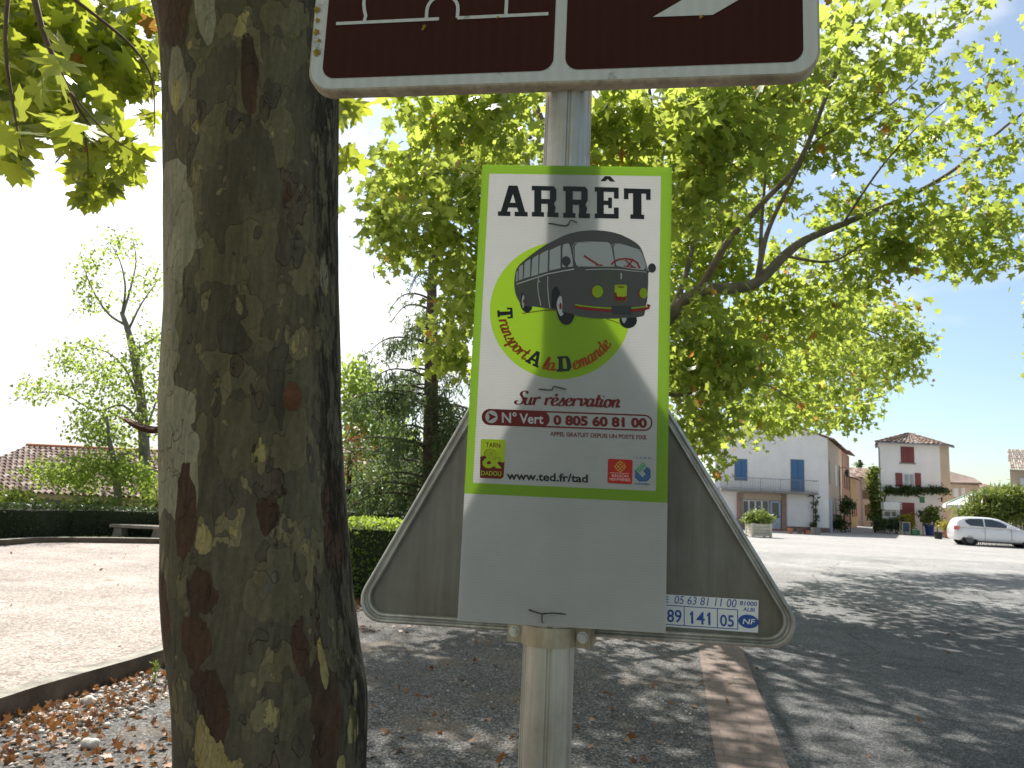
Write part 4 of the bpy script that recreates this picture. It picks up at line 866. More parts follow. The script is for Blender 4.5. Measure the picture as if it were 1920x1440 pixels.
def blob_attr(name, blobs):
    v = np.zeros_like(AA)
    for px, py, rx, ry, *soft in blobs:
        f0 = frac(px, py); z0 = zof(py); rf = rx/160; rz = abs(zof(py-ry)-zof(py+ry))/2
        a0 = -math.acos(np.clip(f0, -.995, .995))+R_(18)
        da = (AA-(2*math.pi+a0)+math.pi) % (2*math.pi)-math.pi; ra = rf/max(.45, math.sqrt(max(0, 1-f0*f0)))
        d = np.sqrt((da/ra)**2+((ZG-z0)/rz)**2); v = np.maximum(v, np.clip(1.25-.75*d, 0, 1))
    if name == 'pale':      # the long stripe of fresh pale bark down the left flank
        zr = smooth01((ZG-zof(1010))/.12)*smooth01((zof(330)-ZG)/.10); wob = .07*np.sin(ZG*9)+.05*np.sin(ZG*23+1)
        v = np.maximum(v, np.where((np.sin(AA-R_(18)) < .35) & (FRX < 0), np.clip(.5+(-.70+wob-FRX)*3.0, 0, 1), 0)*zr)
    a = trunk.data.attributes.new(name, 'FLOAT', 'POINT'); a.data.foreach_set('value', v.astype(np.float32).ravel())
_pale = None
blob_attr('pale', [(350, 220, 14, 60), (400, 120, 14, 50), (600, 520, 8, 40), (375, 910, 12, 50), (360, 780, 22, 40)])
blob_attr('fresh', [(416, 1405, 30, 58), (396, 1345, 9, 36), (650, 1325, 15, 40), (657, 1270, 7, 24), (590, 1210, 6, 30), (398, 1005, 8, 18), (625, 1410, 7, 36), (352, 250, 8, 30)])
blob_attr('rust', [(365, 960, 16, 70), (390, 1090, 26, 40), (385, 1170, 24, 50), (545, 740, 14, 22), (345, 100, 30, 70), (600, 1290, 22, 110), (500, 960, 14, 30), (620, 960, 22, 90), (405, 1270, 22, 60), (470, 220, 12, 60), (350, 20, 30, 50), (325, 1150, 10, 60), (555, 1180, 12, 40)])
fa = np.clip((FRX-.60)/.22, 0, 1)*np.where(np.sin(AA-R_(18)) < .3, 1, 0); a = trunk.data.attributes.new('fissure', 'FLOAT', 'POINT'); a.data.foreach_set('value', fa.astype(np.float32).ravel())
# loose bark: a strip curling off on the left, small flakes
def flake(pts, wid, thick=.004):
    P = spline(pts, 5); b = MB(); k_ = len(P); up = np.array([0, -.5, .86])
    vs = []
    for i, p in enumerate(P):
        w = wid*(math.sin(math.pi*min(1, .12+.88*i/(k_-1)))**.6+.12); t_ = unit(P[min(i+1, k_-1)]-P[max(0, i-1)]); s_ = unit(np.cross(t_, np.array([0, -1., .1])))
        c_ = np.cross(s_, t_)
        vs += [p-s_*w/2, p+c_*thick*2.2, p+s_*w/2, p-c_*thick*.2]
    fs = [(4*i+j, 4*i+(j+1) % 4, 4*i+4+(j+1) % 4, 4*i+4+j) for i in range(k_-1) for j in range(4)]+[(3, 2, 1, 0), (4*k_-4, 4*k_-3, 4*k_-2, 4*k_-1)]
    b.add(vs, fs); return b.build('loose_bark', M['flake'], trunk)
flake([D(316, 812, 2.26), D(300, 806, 2.2), D(285, 806, 2.19), D(262, 800, 2.18), D(245, 792, 2.18), D(228, 783, 2.2)], .020)
flake([D(314, 1110, 2.27), D(309, 1060, 2.25), D(316, 1010, 2.27)], .03)
flake([D(547, 770, 2.045), D(548, 740, 2.03), D(545, 715, 2.045)], .045, .003)
flake([D(313, 950, 2.27), D(311, 900, 2.25), D(316, 850, 2.27)], .02)
# limbs of the near tree, over the viewer
top = np.array([xc[-1], TD, zz[-1]])
LM = MB()
limbs = [[top+[-.1, 0, -.25], top+[-.55, .25, .9], top+[-1.3, .9, 2.2], top+[-2.2, 2.2, 3.4]], [top+[.1, -.05, -.25], top+[.5, -.3, .9], top+[1.3, -1.0, 2.2], top+[2.4, -2.2, 3.6]], [top+[0, .05, -.25], top+[.05, .5, 1.2], top+[.4, 1.0, 2.8], top+[.5, 1.8, 4.6]], [top+[-.1, -.1, -.25], top+[-.5, -.7, 1.0], top+[-1.6, -2.0, 2.2], top+[-3, -3.4, 3.0]]]
for lm in limbs: LM.tube(spline(lm, 5), list(np.linspace(.17, .05, (len(lm)-1)*5+1)), 12)
twl = spline([top+[-.55, .25, .9], D(60, -160, 3.6), D(70, 20, 3.5), D(130, 170, 3.4), D(190, 270, 3.4)], 6)
LM.build('limb', M['bark2'], near, True)
TW = MB()
TW.tube(twl, list(np.linspace(.03, .004, len(twl))), 6)
tw2 = spline([D(60, -60, 3.6), D(180, 30, 3.8), D(250, 90, 4.0), D(285, 150, 4.1), D(290, 240, 4.1)], 5); TW.tube(tw2, list(np.linspace(.012, .003, len(tw2))), 6)
tw3 = spline([D(20, -60, 3.3), D(10, 80, 3.2), D(25, 200, 3.2), D(40, 280, 3.2)], 5); TW.tube(tw3, list(np.linspace(.012, .003, len(tw3))), 6)
tw4 = spline([D(110, 120, 3.4), D(160, 260, 3.6), D(165, 350, 3.6)], 5); TW.tube(tw4, list(np.linspace(.006, .002, len(tw4))), 5)
tw5 = spline([D(130, 170, 3.4), D(200, 250, 3.3), D(260, 290, 3.3)], 5); TW.tube(tw5, list(np.linspace(.006, .002, len(tw5))), 5)
TW.build('twig', M['twig'], near, True)
pos = []; siz = []
def nearblob(px, py, rx, ry, Y, n, s_):
    for _ in range(int(n*1.7)):
        a_ = random.random()*6.28; r__ = random.random()**.55; yy = Y+random.uniform(-.5, .5)
        pos.append(D(px+rx*r__*math.cos(a_), py+ry*r__*math.sin(a_), yy)); siz.append(s_)
for args in ((60, 20, 130, 80, 4.6, 90, .16), (30, 140, 80, 90, 4.2, 44, .15), (150, 90, 110, 70, 4.8, 75, .16), (120, 200, 100, 60, 4.2, 34, .15), (235, 50, 70, 70, 5.2, 50, .15), (180, 270, 70, 40, 4.2, 30, .14), (195, 320, 60, 35, 5.0, 30, .15), (30, 270, 30, 40, 4.4, 14, .15), (160, 355, 22, 20, 4.8, 9, .14), (270, 130, 30, 50, 5.0, 18, .15), (285, 215, 12, 25, 5.2, 5, .12), (250, 275, 25, 15, 4.6, 6, .13), (100, 130, 60, 40, 3.4, 6, .16), (55, 235, 45, 25, 3.3, 5, .15), (140, 235, 40, 25, 3.4, 5, .15), (230, 130, 60, 60, 5.2, 40, .14), (60, 60, 90, 60, 5.5, 80, .14), (190, 350, 30, 20, 5.2, 10, .13), (30, 310, 25, 15, 5.0, 8, .13),
             (640, 190, 14, 30, 5.0, 7, .15), (655, 285, 14, 26, 5.2, 7, .15), (664, 200, 14, 14, 5.0, 5, .15)):
    nearblob(*args)
near_l = leaves('hanging_leaves', np.array(pos), np.array(siz), M['leafn'], near, 'planefine', np.array([.1, 0, -.75]), np.array([0, -.25, .75]), .62, .2); tag(near_l, kind='stuff')
P = []
for c_, r__, n_ in (((-2.2, 4.4, 7.6), (1.8, 1.6, 1.5), 900), ((-.5, 1.5, 7.5), (3.0, 2.2, 1.8), 1500), ((2.4, .3, 7.0), (2.2, 2.2, 1.6), 1100), ((-3.0, -1.2, 6.4), (2.2, 2.2, 1.5), 1000), ((.2, -3, 7), (3.0, 2.0, 1.8), 1300), ((3, -3, 6.5), (2, 2, 1.5), 900), ((-4.5, 1.5, 6.5), (1.5, 2, 1.5), 700)):
    P.append(clump_points(c_, r__, n_))
P = np.concatenate(P); P = sun_gap(P, .9); P = P[~in_frame(P, 120)]; P = P[P[:, 2] > 4.2]
tag(leaves('crown', P, .17, M['leaf'], near, 'plane'), kind='stuff')

# ================================================================== SECOND PLANE TREE (behind the poster)
T2 = G(1150, 1125)
t2 = thing('plane_tree', 'broad plane tree with backlit yellow green crown rising behind the poster and shading the road', 'tree', T2)
def Tn(px, py, Y): return D(px, py, Y)
fork = D(1165, 690, T2[1])
b = MB(); tp = spline([T2+[0, 0, -.1], T2+(fork-T2)*.35+[.05, 0, 0], T2+(fork-T2)*.7, fork+[0, 0, .1]], 6); b.tube(tp, list(np.linspace(.36, .27, len(tp))), 16)
b.build('trunk', M['bark2'], t2, True)
Yt = T2[1]
brs = [([(1165, 700, Yt), (1215, 650, Yt), (1258, 590, Yt-.2), (1310, 545, Yt-.3), (1360, 542, Yt-.3), (1418, 530, Yt-.2), (1470, 480, Yt), (1510, 450, Yt+.3), (1580, 420, Yt+.8), (1640, 395, Yt+1.2), (1720, 360, Yt+1.6), (1800, 310, Yt+2), (1900, 225, Yt+2.4), (1960, 190, Yt+2.6)], .17, .02),
       ([(1312, 545, Yt-.3), (1345, 485, Yt-.7), (1375, 440, Yt-.9), (1430, 380, Yt-1.2), (1500, 300, Yt-1.5), (1560, 150, Yt-1.8), (1600, 40, Yt-2), (1640, -120, Yt-2.2)], .085, .02),
       ([(1420, 528, Yt-.2), (1430, 470, Yt-.3), (1445, 420, Yt-.4), (1480, 350, Yt-.5), (1535, 260, Yt-.5), (1650, 210, Yt-.4), (1720, 150, Yt)], .065, .014),
       ([(1425, 525, Yt-.2), (1428, 420, Yt+.2), (1437, 300, Yt+.6), (1437, 200, Yt+.9)], .05, .014),
       ([(1260, 590, Yt-.2), (1290, 500, Yt+.2), (1300, 430, Yt+.5), (1296, 300, Yt+.9), (1310, 120, Yt+1.4), (1340, -80, Yt+2)], .07, .014),
       ([(1165, 690, Yt), (1150, 560, Yt-.3), (1190, 430, Yt-.9), (1260, 370, Yt-1.4), (1320, 250, Yt-1.8), (1370, 170, Yt-2), (1440, 0, Yt-2.3)], .12, .02),
       ([(1165, 690, Yt), (1120, 540, Yt+.2), (1080, 400, Yt+.4), (1020, 240, Yt+.6), (960, 60, Yt+.9), (930, -150, Yt+1.2)], .15, .03),
       ([(1040, 290, Yt+.5), (950, 230, Yt+.2), (860, 190, Yt), (800, 180, Yt-.1)], .05, .010),
       ([(1165, 690, Yt), (1080, 600, Yt-.3), (960, 520, Yt-.5), (860, 440, Yt-.6), (780, 400, Yt-.6)], .08, .012),
       ([(1165, 700, Yt), (1240, 680, Yt+.8), (1330, 640, Yt+1.8), (1440, 620, Yt+3), (1560, 600, Yt+4), (1680, 640, Yt+5)], .09, .014),
       ([(1165, 700, Yt), (1260, 740, Yt+.3), (1340, 730, Yt+1), (1430, 720, Yt+1.6), (1500, 760, Yt+2.2)], .06, .01),
       ([(1240, 605, Yt-.1), (1248, 470, Yt-.8), (1240, 330, Yt-1.4), (1215, 150, Yt-2), (1190, -50, Yt-2.4)], .07, .014),
       ([(1580, 420, Yt+.8), (1640, 330, Yt+.6), (1690, 270, Yt+.5), (1760, 200, Yt+.6), (1860, 130, Yt+.8)], .03, .008),
       ([(1700, 368, Yt+1.5), (1790, 330, Yt+1.8), (1900, 290, Yt+2.2)], .02, .006),
       ([(1470, 480, Yt), (1560, 490, Yt+.6), (1640, 450, Yt+1.2), (1760, 440, Yt+1.8), (1900, 470, Yt+2.2)], .035, .008)]
for ch in brs:
    b = MB(); P_ = spline([Tn(*q_) for q_ in ch[0]], 5); b.tube(P_, list(np.linspace(ch[1]*.78, ch[2]*.8, len(P_))), 10); b.build('branch', M['bark2'], t2, True)
clumps = [  # px, py, rx, ry (photo px), distance, half depth, leaves
    (760, 330, 80, 40, 8.5, .6, 140), (860, 215, 120, 50, 7.5, .8, 300), (960, 250, 110, 90, 9, 1.4, 420), (780, 430, 110, 90, 11, 1.2, 500), (860, 560, 60, 110, 11, 1.2, 330), (845, 660, 35, 60, 11, 1, 120), (700, 385, 50, 40, 10.5, .8, 90), (830, 320, 110, 100, 11.5, 1.5, 560), (900, 420, 60, 200, 12, 2, 400),
    (1180, 230, 110, 70, 7.5, 1, 420), (1330, 240, 110, 110, 8.2, 1.2, 520), (1300, 360, 90, 100, 9.0, 1.2, 380), (1340, 440, 110, 90, 12.8, 1.2, 420), (1450, 300, 110, 110, 12, 1.6, 420), (1400, 180, 120, 70, 8.5, 1.2, 380), (1480, 130, 100, 90, 9, 1.6, 240), (1580, 70, 110, 80, 10, 1.6, 230), (1650, 150, 110, 90, 11, 1.5, 210), (1750, 30, 100, 50, 11, 1.6, 130), (1590, 200, 90, 70, 11, 1.4, 180),
    (1700, 240, 130, 60, 12, 1.4, 200), (1850, 170, 80, 70, 12.5, 1.6, 110), (1880, 280, 60, 50, 12, 1.4, 110), (1560, 280, 70, 40, 11, 1.2, 110), (1800, 260, 90, 50, 12.5, 1.4, 120),
    (1580, 400, 80, 40, 14, 1, 170), (1700, 440, 110, 60, 12.5, 1.4, 330), (1830, 420, 90, 70, 13, 1.5, 330), (1640, 490, 90, 40, 12.5, 1.2, 210), (1870, 490, 50, 40, 13, 1.2, 110), (1800, 480, 70, 40, 13, 1.2, 170), (1530, 470, 80, 60, 14, 1.5, 260),
    (1330, 600, 110, 90, 13.5, 1.8, 600), (1450, 600, 110, 80, 14, 2.2, 900), (1320, 700, 90, 80, 13, 2, 950), (1430, 700, 110, 80, 18, 2.6, 1150), (1550, 590, 90, 60, 16, 2.2, 520), (1610, 640, 100, 70, 24, 2.2, 1500), (1680, 675, 60, 50, 24.5, 2, 850), (1640, 575, 50, 30, 23.5, 1.5, 150), (1560, 700, 100, 70, 22.5, 2.4, 1250), (1500, 770, 100, 40, 20.5, 2, 750), (1400, 782, 90, 34, 16, 1.8, 460), (1330, 820, 30, 40, 14, 1, 110), (1300, 800, 50, 60, 12, 1.2, 200), (1428, 842, 10, 22, 16, .4, 16), (1560, 760, 60, 30, 17, 1.5, 130), (1620, 750, 30, 25, 17.5, 1, 40), (1600, 800, 18, 14, 15, .5, 16), (1640, 530, 30, 12, 13, .6, 26), (1700, 555, 30, 20, 14, .8, 30), (1625, 790, 12, 14, 15, .4, 8), (1610, 780, 20, 10, 15, .4, 12), (1725, 645, 25, 22, 24.5, 1.0, 60),
    (1100, 500, 150, 250, 13.5, 2, 500), (1180, 300, 130, 130, 13, 1.6, 420), (1400, 270, 150, 130, 13.2, 1.6, 480), (1500, 190, 130, 100, 14, 1.6, 300), (1300, 440, 130, 90, 13.5, 1.2, 260), (900, 270, 120, 90, 13, 1.4, 260), (1000, 650, 130, 120, 13, 2.5, 350), (1340, 880, 22, 25, 13, .6, 30), (1280, 480, 60, 110, 13, 1.5, 300), (1300, 640, 50, 120, 12, 1.5, 360)]
P = []
for px, py, rx, ry, Y, ry_, n_ in clumps:
    c_ = D(px, py, Y); k_ = Y/FPX; P.append(clump_points(c_, (rx*k_, ry_, ry*k_), int(n_*1.55), 15, .17))
for c_, r__, n_ in (((-3.7, 16, 13.1), (1.1, 1.8, 1.1), 520), ((-3.8, 19.4, 14.6), (1.1, 1.5, 1.0), 450), ((-2.2, 16, 12.9), (1.6, 2.0, 1.2), 620), ((.8, 15.5, 12.4), (2.2, 2.4, 1.4), 1200), ((3.8, 15.5, 12.2), (2.4, 2.6, 1.5), 1150), ((6.4, 14.5, 11.6), (2.2, 2.6, 1.5), 700), ((8, 15, 11), (4, 4, 1.8), 700), ((11, 17, 8), (3.0, 4, 3.0), 1700), ((13.5, 22, 7.5), (3.5, 4, 2.6), 1800), ((5, 22, 8.5), (4, 2.5, 2.5), 1500), ((9, 24, 7.5), (4, 3, 2.2), 1500), ((1, 19, 8), (3, 3, 2.2), 900), ((9, 10, 10.5), (3, 3, 1.6), 1100)):  # added leaf clumps that shade the ground
    q_ = clump_points(c_, r__, n_, 10, .3)
    q_ = q_[~in_frame(q_, 0)] if c_[2] < 10 or c_[0] > 3 else q_[~(in_frame(q_, 0) & (D(960, 175, 15)[2]-.0 > q_[:, 2]*15/np.maximum(q_[:, 1], 1)))]
    P.append(q_)
P = np.concatenate(P); P = sun_gap(P, .8)
tag(leaves('crown', P, .152, M['leaf'], t2, 'plane', None, np.array([0, -.15, .7]), .75), kind='stuff')

# ================================================================== LEFT BACKGROUND
def hedge(name, poly, z0, z1, mat, n, size, label, cat='hedge', wob=.05):
    poly = [np.array(p, float) for p in poly]; o = thing(name, label, cat, (*sum(poly)/len(poly), z0))
    b = MB(); cen = sum(poly)/len(poly); inn = [cen+(p-cen)*(1-.10/max(.3, np.linalg.norm(p-cen))) for p in poly]; k_ = len(poly)
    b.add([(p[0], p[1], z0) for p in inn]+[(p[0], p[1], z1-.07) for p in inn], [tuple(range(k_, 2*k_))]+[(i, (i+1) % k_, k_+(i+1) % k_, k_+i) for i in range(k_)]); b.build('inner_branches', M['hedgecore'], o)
    ed = [(poly[i], poly[(i+1) % k_]) for i in range(k_)]; L = np.array([np.linalg.norm(c-a) for a, c in ed]); area_s = L.sum()*(z1-z0); xs_ = [p[0] for p in poly]; ys_ = [p[1] for p in poly]
    A2 = .5*abs(sum(poly[i][0]*poly[(i+1) % k_][1]-poly[(i+1) % k_][0]*poly[i][1] for i in range(k_))); ntop = int(n*A2/(A2+area_s)); P = []; Nn = []
    for _ in range(n-ntop):
        i = random.choices(range(k_), L)[0]; a, c = ed[i]; t_ = random.random(); p = a+(c-a)*t_; nn_ = np.array([(c-a)[1], -(c-a)[0]])/L[i]
        if nn_@(p-cen) < 0: nn_ = -nn_
        z = z0+(z1-z0)*random.random(); d_ = random.uniform(-.07, .03)+wob*math.sin(p[0]*3+z*5)*.6; P.append((*(p+nn_*d_), z)); Nn.append((*nn_, .5))
    while ntop > 0:
        p = np.array([random.uniform(min(xs_), max(xs_)), random.uniform(min(ys_), max(ys_))]); ins = False
        for (a, c) in ed:
            if (a[1] > p[1]) != (c[1] > p[1]) and p[0] < (c[0]-a[0])*(p[1]-a[1])/(c[1]-a[1])+a[0]: ins = not ins
        if ins: P.append((*p, z1+random.uniform(-.06, .03)+wob*math.sin(p[0]*2.3)*.5)); Nn.append((0, 0, 1)); ntop -= 1
    tag(leaves('foliage', np.array(P), size, mat, o, 'oval', np.array(Nn)*.2+np.array([0, 0, .2]), np.array(Nn)*1.0, .7), kind='stuff'); return o
fl = [np.array(p) for p in farx[1:]]
hb_ = [p+np.array([.0, 1.0]) for p in fl]
hz1 = D(150, 950, hb_[3][1])[2]
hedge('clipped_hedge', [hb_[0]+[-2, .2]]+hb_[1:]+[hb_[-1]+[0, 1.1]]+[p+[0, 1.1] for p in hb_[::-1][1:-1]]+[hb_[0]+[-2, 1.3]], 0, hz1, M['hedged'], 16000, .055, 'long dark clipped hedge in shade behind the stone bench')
hn = G(690, 1128); 
hedge('clipped_hedge', [(-2.35, hn[1]), (.9, hn[1]+.35), (.9, hn[1]+1.5), (-2.3, hn[1]+1.25)], 0, D(700, 985, hn[1])[2], M['hedge'], 15000, .052, 'sunlit box hedge with bright clipped top just left of the triangular sign')
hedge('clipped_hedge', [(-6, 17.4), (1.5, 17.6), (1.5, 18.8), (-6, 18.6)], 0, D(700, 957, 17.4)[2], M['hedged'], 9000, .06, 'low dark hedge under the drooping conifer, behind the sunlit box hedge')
# grass tuft under the bench, bench
be = [G(222, 1012, CT), G(302, 1012, CT)]; by = be[0][1]; bz1 = D(260, 984, by)[2]
bn = thing('stone_bench', 'weathered stone slab bench on two block legs in front of the dark hedge', 'bench', (*(be[0]+be[1])[:2]/2, CT))
x0 = D(212, 990, by)[0]; x1 = D(336, 990, by)[0]
b = MB(); b.bb(x0, x1, by-.19, by+.19, bz1-.075, bz1); b.build('seat', M['stone'], bn, False, .015)
for pxl in ((218, 234), (291, 309)):
    xa, xb_ = D(pxl[0], 1000, by)[0], D(pxl[1], 1000, by)[0]; b = MB()
    vs = [(xa-.03, by-.17, CT-.02), (xb_+.03, by-.17, CT-.02), (xb_+.03, by+.17, CT-.02), (xa-.03, by+.17, CT-.02), (xa+.02, by-.15, bz1-.078), (xb_-.02, by-.15, bz1-.078), (xb_-.02, by+.15, bz1-.078), (xa+.02, by+.15, bz1-.078)]
    b.add(vs, [(3, 2, 1, 0), (4, 5, 6, 7), (0, 1, 5, 4), (1, 2, 6, 5), (2, 3, 7, 6), (3, 0, 4, 7)]); b.build('leg', M['stone'], bn)
P = np.column_stack([rng.uniform(fl[1][0], fl[-1][0], 4200), rng.random(4200), np.zeros(4200)])
P[:, 1] = np.interp(P[:, 0], [p[0] for p in fl], [p[1] for p in fl])+.14+P[:, 1]*.8; P[:, 2] = CT-.02
tag(leaves('grass', P, .11, M['bush'], None, 'needle', np.array([0, 0, 1.2]), np.array([0, -1, .2]), .35), kind='stuff')
g2 = MB(); g2.add([(p[0], p[1]+.1, CT-.01) for p in fl]+[(p[0], p[1]+2.4, CT-.01) for p in fl[::-1]], [tuple(range(2*len(fl)))]); tag(g2.build('verge', M['soil']), kind='structure')

def tile_roof(name, a, b_, c, d, nc, nr_, parent, amp=.045):
    """a-b eave left to right, d-c ridge; rows of half-round tiles"""
    a, b_, c, d = [np.array(p, float) for p in (a, b_, c, d)]; n = unit(np.cross(b_-a, d-a)); sub = 6
    V = []; Fq = []; rnd = []; r3 = np.random.default_rng(nc*7+nr_)
    for j in range(nr_):
        for e in (0, 1):
            t_ = (j+e*1.06)/nr_; lift = .0 if e else .035*amp/.045
            for i in range(nc*sub+1):
                s_ = i/(nc*sub); p = (a*(1-s_)+b_*s_)*(1-t_)+(d*(1-s_)+c*s_)*t_; V.append(p+n*(amp*(abs(math.sin(math.pi*i/sub))*1.6-.5)+lift))
    W_ = nc*sub+1
    cv = r3.random((nr_, nc))
    for j in range(nr_):
        for i in range(nc*sub): Fq.append((2*j*W_+i, 2*j*W_+i+1, (2*j+1)*W_+i+1, (2*j+1)*W_+i))
    V = np.array(V); rnd = np.zeros(len(V))
    for j in range(nr_):
        for e in (0, 1): rnd[(2*j+e)*W_:(2*j+e+1)*W_] = cv[j][np.minimum(np.arange(W_)//sub, nc-1)]
    return raw_mesh(name, V, np.array(Fq), M['tile'], parent, rnd, False, 4)
# long low house with tiled roof on the left
LY = 27.0
e0, e1 = D(-120, 936, LY), D(640, 934, LY); zE = e1[2]*.5+e0[2]*.5; zR = D(150, 842, LY+5.2)[2]
lh = thing('tiled_house', 'long low beige house under a red brown tile roof beyond the dark hedge', 'house', ((e0[0]+e1[0])/2, LY, -2.6))
b = MB(); b.bb(e0[0], e1[0], LY+.45, LY+10, -2.7, zE); b.build('wall', M['beige'], lh)
tile_roof('roof', (e0[0]-.4, LY, zE), (e1[0]+.4, LY, zE), (e1[0]+.4, LY+5.2, zR), (e0[0]-.4, LY+5.2, zR), 66, 15, lh, .06)
b = MB(); b.quad((e0[0]-.4, LY+5.2, zR), (e1[0]+.4, LY+5.2, zR), (e1[0]+.4, LY+10.4, zE), (e0[0]-.4, LY+10.4, zE)); b.build('rear_roof', M['terra'], lh)
b = MB(); b.tube([(e0[0]-.4, LY+5.2, zR+.04), (e1[0]+.4, LY+5.2, zR+.04)], .11, 8); b.build('ridge', M['terra'], lh)
wx_ = D(100, 945, LY+.45); b = MB(); b.bb(wx_[0]-.4, wx_[0]+.4, LY+.43, LY+.44, zE-.9, zE-.2); b.build('window', M['glass'], lh)
# pink house glimpsed under the conifer
py_ = 30.0; p0_, p1_ = D(660, 925, py_), D(870, 925, py_)
ph = thing('pink_house', 'pale pink house glimpsed under the conifer branches', 'house', ((p0_[0]+p1_[0])/2, py_, -2.6)); b = MB(); b.bb(p0_[0], p1_[0], py_, py_+6, -2.7, 1.7); b.build('wall', M['pink'], ph)
tile_roof('roof', (p0_[0]-.3, py_-.4, 1.65), (p1_[0]+.3, py_-.4, 1.65), (p1_[0]+.3, py_+3, 2.9), (p0_[0]-.3, py_+3, 2.9), 24, 8, ph)
for px in (700, 735, 770): c_ = D(px, 938, py_); b = MB(); b.bb(c_[0]-.25, c_[0]+.25, py_-.03, py_-.01, c_[2]-.35, c_[2]+.3); b.build('window', M['glass'], ph)

def scatter_tree(name, label, base, tr, brs_, blobs, leafm, barkm, size, kind='oval', per=9, tw=.22, cat='tree', group=None, spread=.8, tip=None):
    o = thing(name, label, cat, base, group)
    b = MB(); P_ = spline([np.array(p) for p in tr[0]], 5); b.tube(P_, list(np.interp(np.linspace(0, 1, len(P_)), np.linspace(0, 1, len(tr[1])), tr[1])), 10); b.build('trunk', barkm, o, True)
    for pts, r0, r1 in brs_:
        b = MB(); P_ = spline([np.array(p) for p in pts], 4); b.tube(P_, list(np.linspace(r0, r1, len(P_))), 7); b.build('branch', barkm, o, True)
    P = [clump_points(D(px, py, Y), (rx*Y/FPX, dy, ry*Y/FPX), int(n_*3.0), per, tw) for px, py, rx, ry, Y, dy, n_ in blobs]
    if P: tag(leaves('crown', np.concatenate(P), size, leafm, o, kind, tip, None, spread), kind='stuff')
    return o
Y1 = 21.5
scatter_tree('pruned_tree', 'tall thin pruned tree with sparse pale leaves above the tiled roof', (*D(275, 950, Y1)[:2], -1.0),
    ([D(277, 1010, Y1), D(272, 880, Y1), D(268, 790, Y1), D(262, 730, Y1), D(250, 660, Y1), D(240, 620, Y1), D(228, 585, Y1)], [.17, .15, .13, .10, .06]),
    [([D(*q, Y1) for q in s_], .042, .008) for s_ in ([(236, 610), (205, 590), (180, 555), (160, 510), (150, 470)], [(229, 588), (235, 540), (225, 490), (205, 455)], [(230, 590), (245, 540), (255, 490), (250, 450)], [(240, 620), (265, 570), (300, 520)], [(250, 660), (280, 640), (310, 620)], [(258, 700), (262, 650), (256, 640)], [(270, 800), (230, 760), (180, 770), (120, 740), (60, 735)], [(268, 780), (240, 700), (200, 660), (150, 650)], [(270, 820), (290, 760), (310, 700)])],
    [(170, 495, 40, 45, Y1, .6, 110), (230, 465, 40, 22, Y1, .6, 70), (180, 560, 35, 45, Y1, .6, 110), (285, 525, 30, 20, Y1, .6, 50), (160, 680, 60, 50, Y1, 1, 320), (100, 730, 60, 22, Y1, 1, 160), (220, 720, 60, 60, Y1, 1, 340), (290, 660, 35, 50, Y1, 1, 240), (190, 790, 70, 35, Y1, 1, 330), (290, 760, 30, 60, Y1, 1, 200), (60, 745, 25, 10, Y1, .5, 30), (240, 830, 50, 40, Y1, 1, 160), (255, 540, 40, 60, Y1, .8, 60), (215, 440, 30, 10, Y1, .5, 30)], M['robinia'], M['bark3'], .10, 'oval', 9, .17)
Y2 = 20.5
scatter_tree('pruned_tree', 'shorter slim tree left of the tall pruned tree, low leafy boughs across the tiled roof', (*D(222, 950, Y2)[:2], -1.0),
    ([D(222, 1010, Y2), D(221, 930, Y2), D(214, 870, Y2), D(206, 830, Y2), D(200, 780, Y2)], [.12, .10, .07, .03]),
    [([D(*q, Y2) for q in s_], .035, .008) for s_ in ([(216, 880), (180, 870), (120, 890), (60, 885)], [(214, 870), (240, 850), (280, 870)], [(206, 835), (170, 820), (140, 800)])],
    [(110, 885, 60, 22, Y2, .9, 300), (190, 870, 60, 26, Y2, .9, 300), (240, 890, 40, 30, Y2, .9, 260), (285, 900, 25, 40, Y2, .9, 200), (150, 905, 40, 14, Y2, .7, 130), (180, 815, 40, 25, Y2, .7, 140)], M['robinia'], M['bark3'], .10, 'oval', 9, .17)
for (px, py, rx, ry, Y, n_, lb) in ((25, 938, 48, 22, 19.5, 900, 'rounded pale green bush at the left end behind the dark hedge'), (190, 948, 60, 16, 19.5, 700, 'low leafy bush between the tree trunks behind the dark hedge'), (125, 950, 26, 12, 19.0, 260, 'small round bush behind the dark hedge near the roof eave'), (300, 940, 18, 34, 19.0, 400, 'upright bush behind the stone bench close to the big trunk')):
    o = thing('bush', lb, 'bush', (*D(px, py, Y)[:2], -.8)); b = MB()
    for k_ in range(5): c_ = D(px+random.uniform(-.5, .5)*rx, py, Y); b.tube([(c_[0], Y, -.9), (c_[0]*.98, Y, c_[2]-.2)], .02, 5)
    b.build('stems', M['twig'], o); tag(leaves('foliage', clump_points(D(px, py, Y), (rx*Y/FPX, .6, ry*Y/FPX), n_, 8, .14), .10, M['bush'], o, 'oval'), kind='stuff')

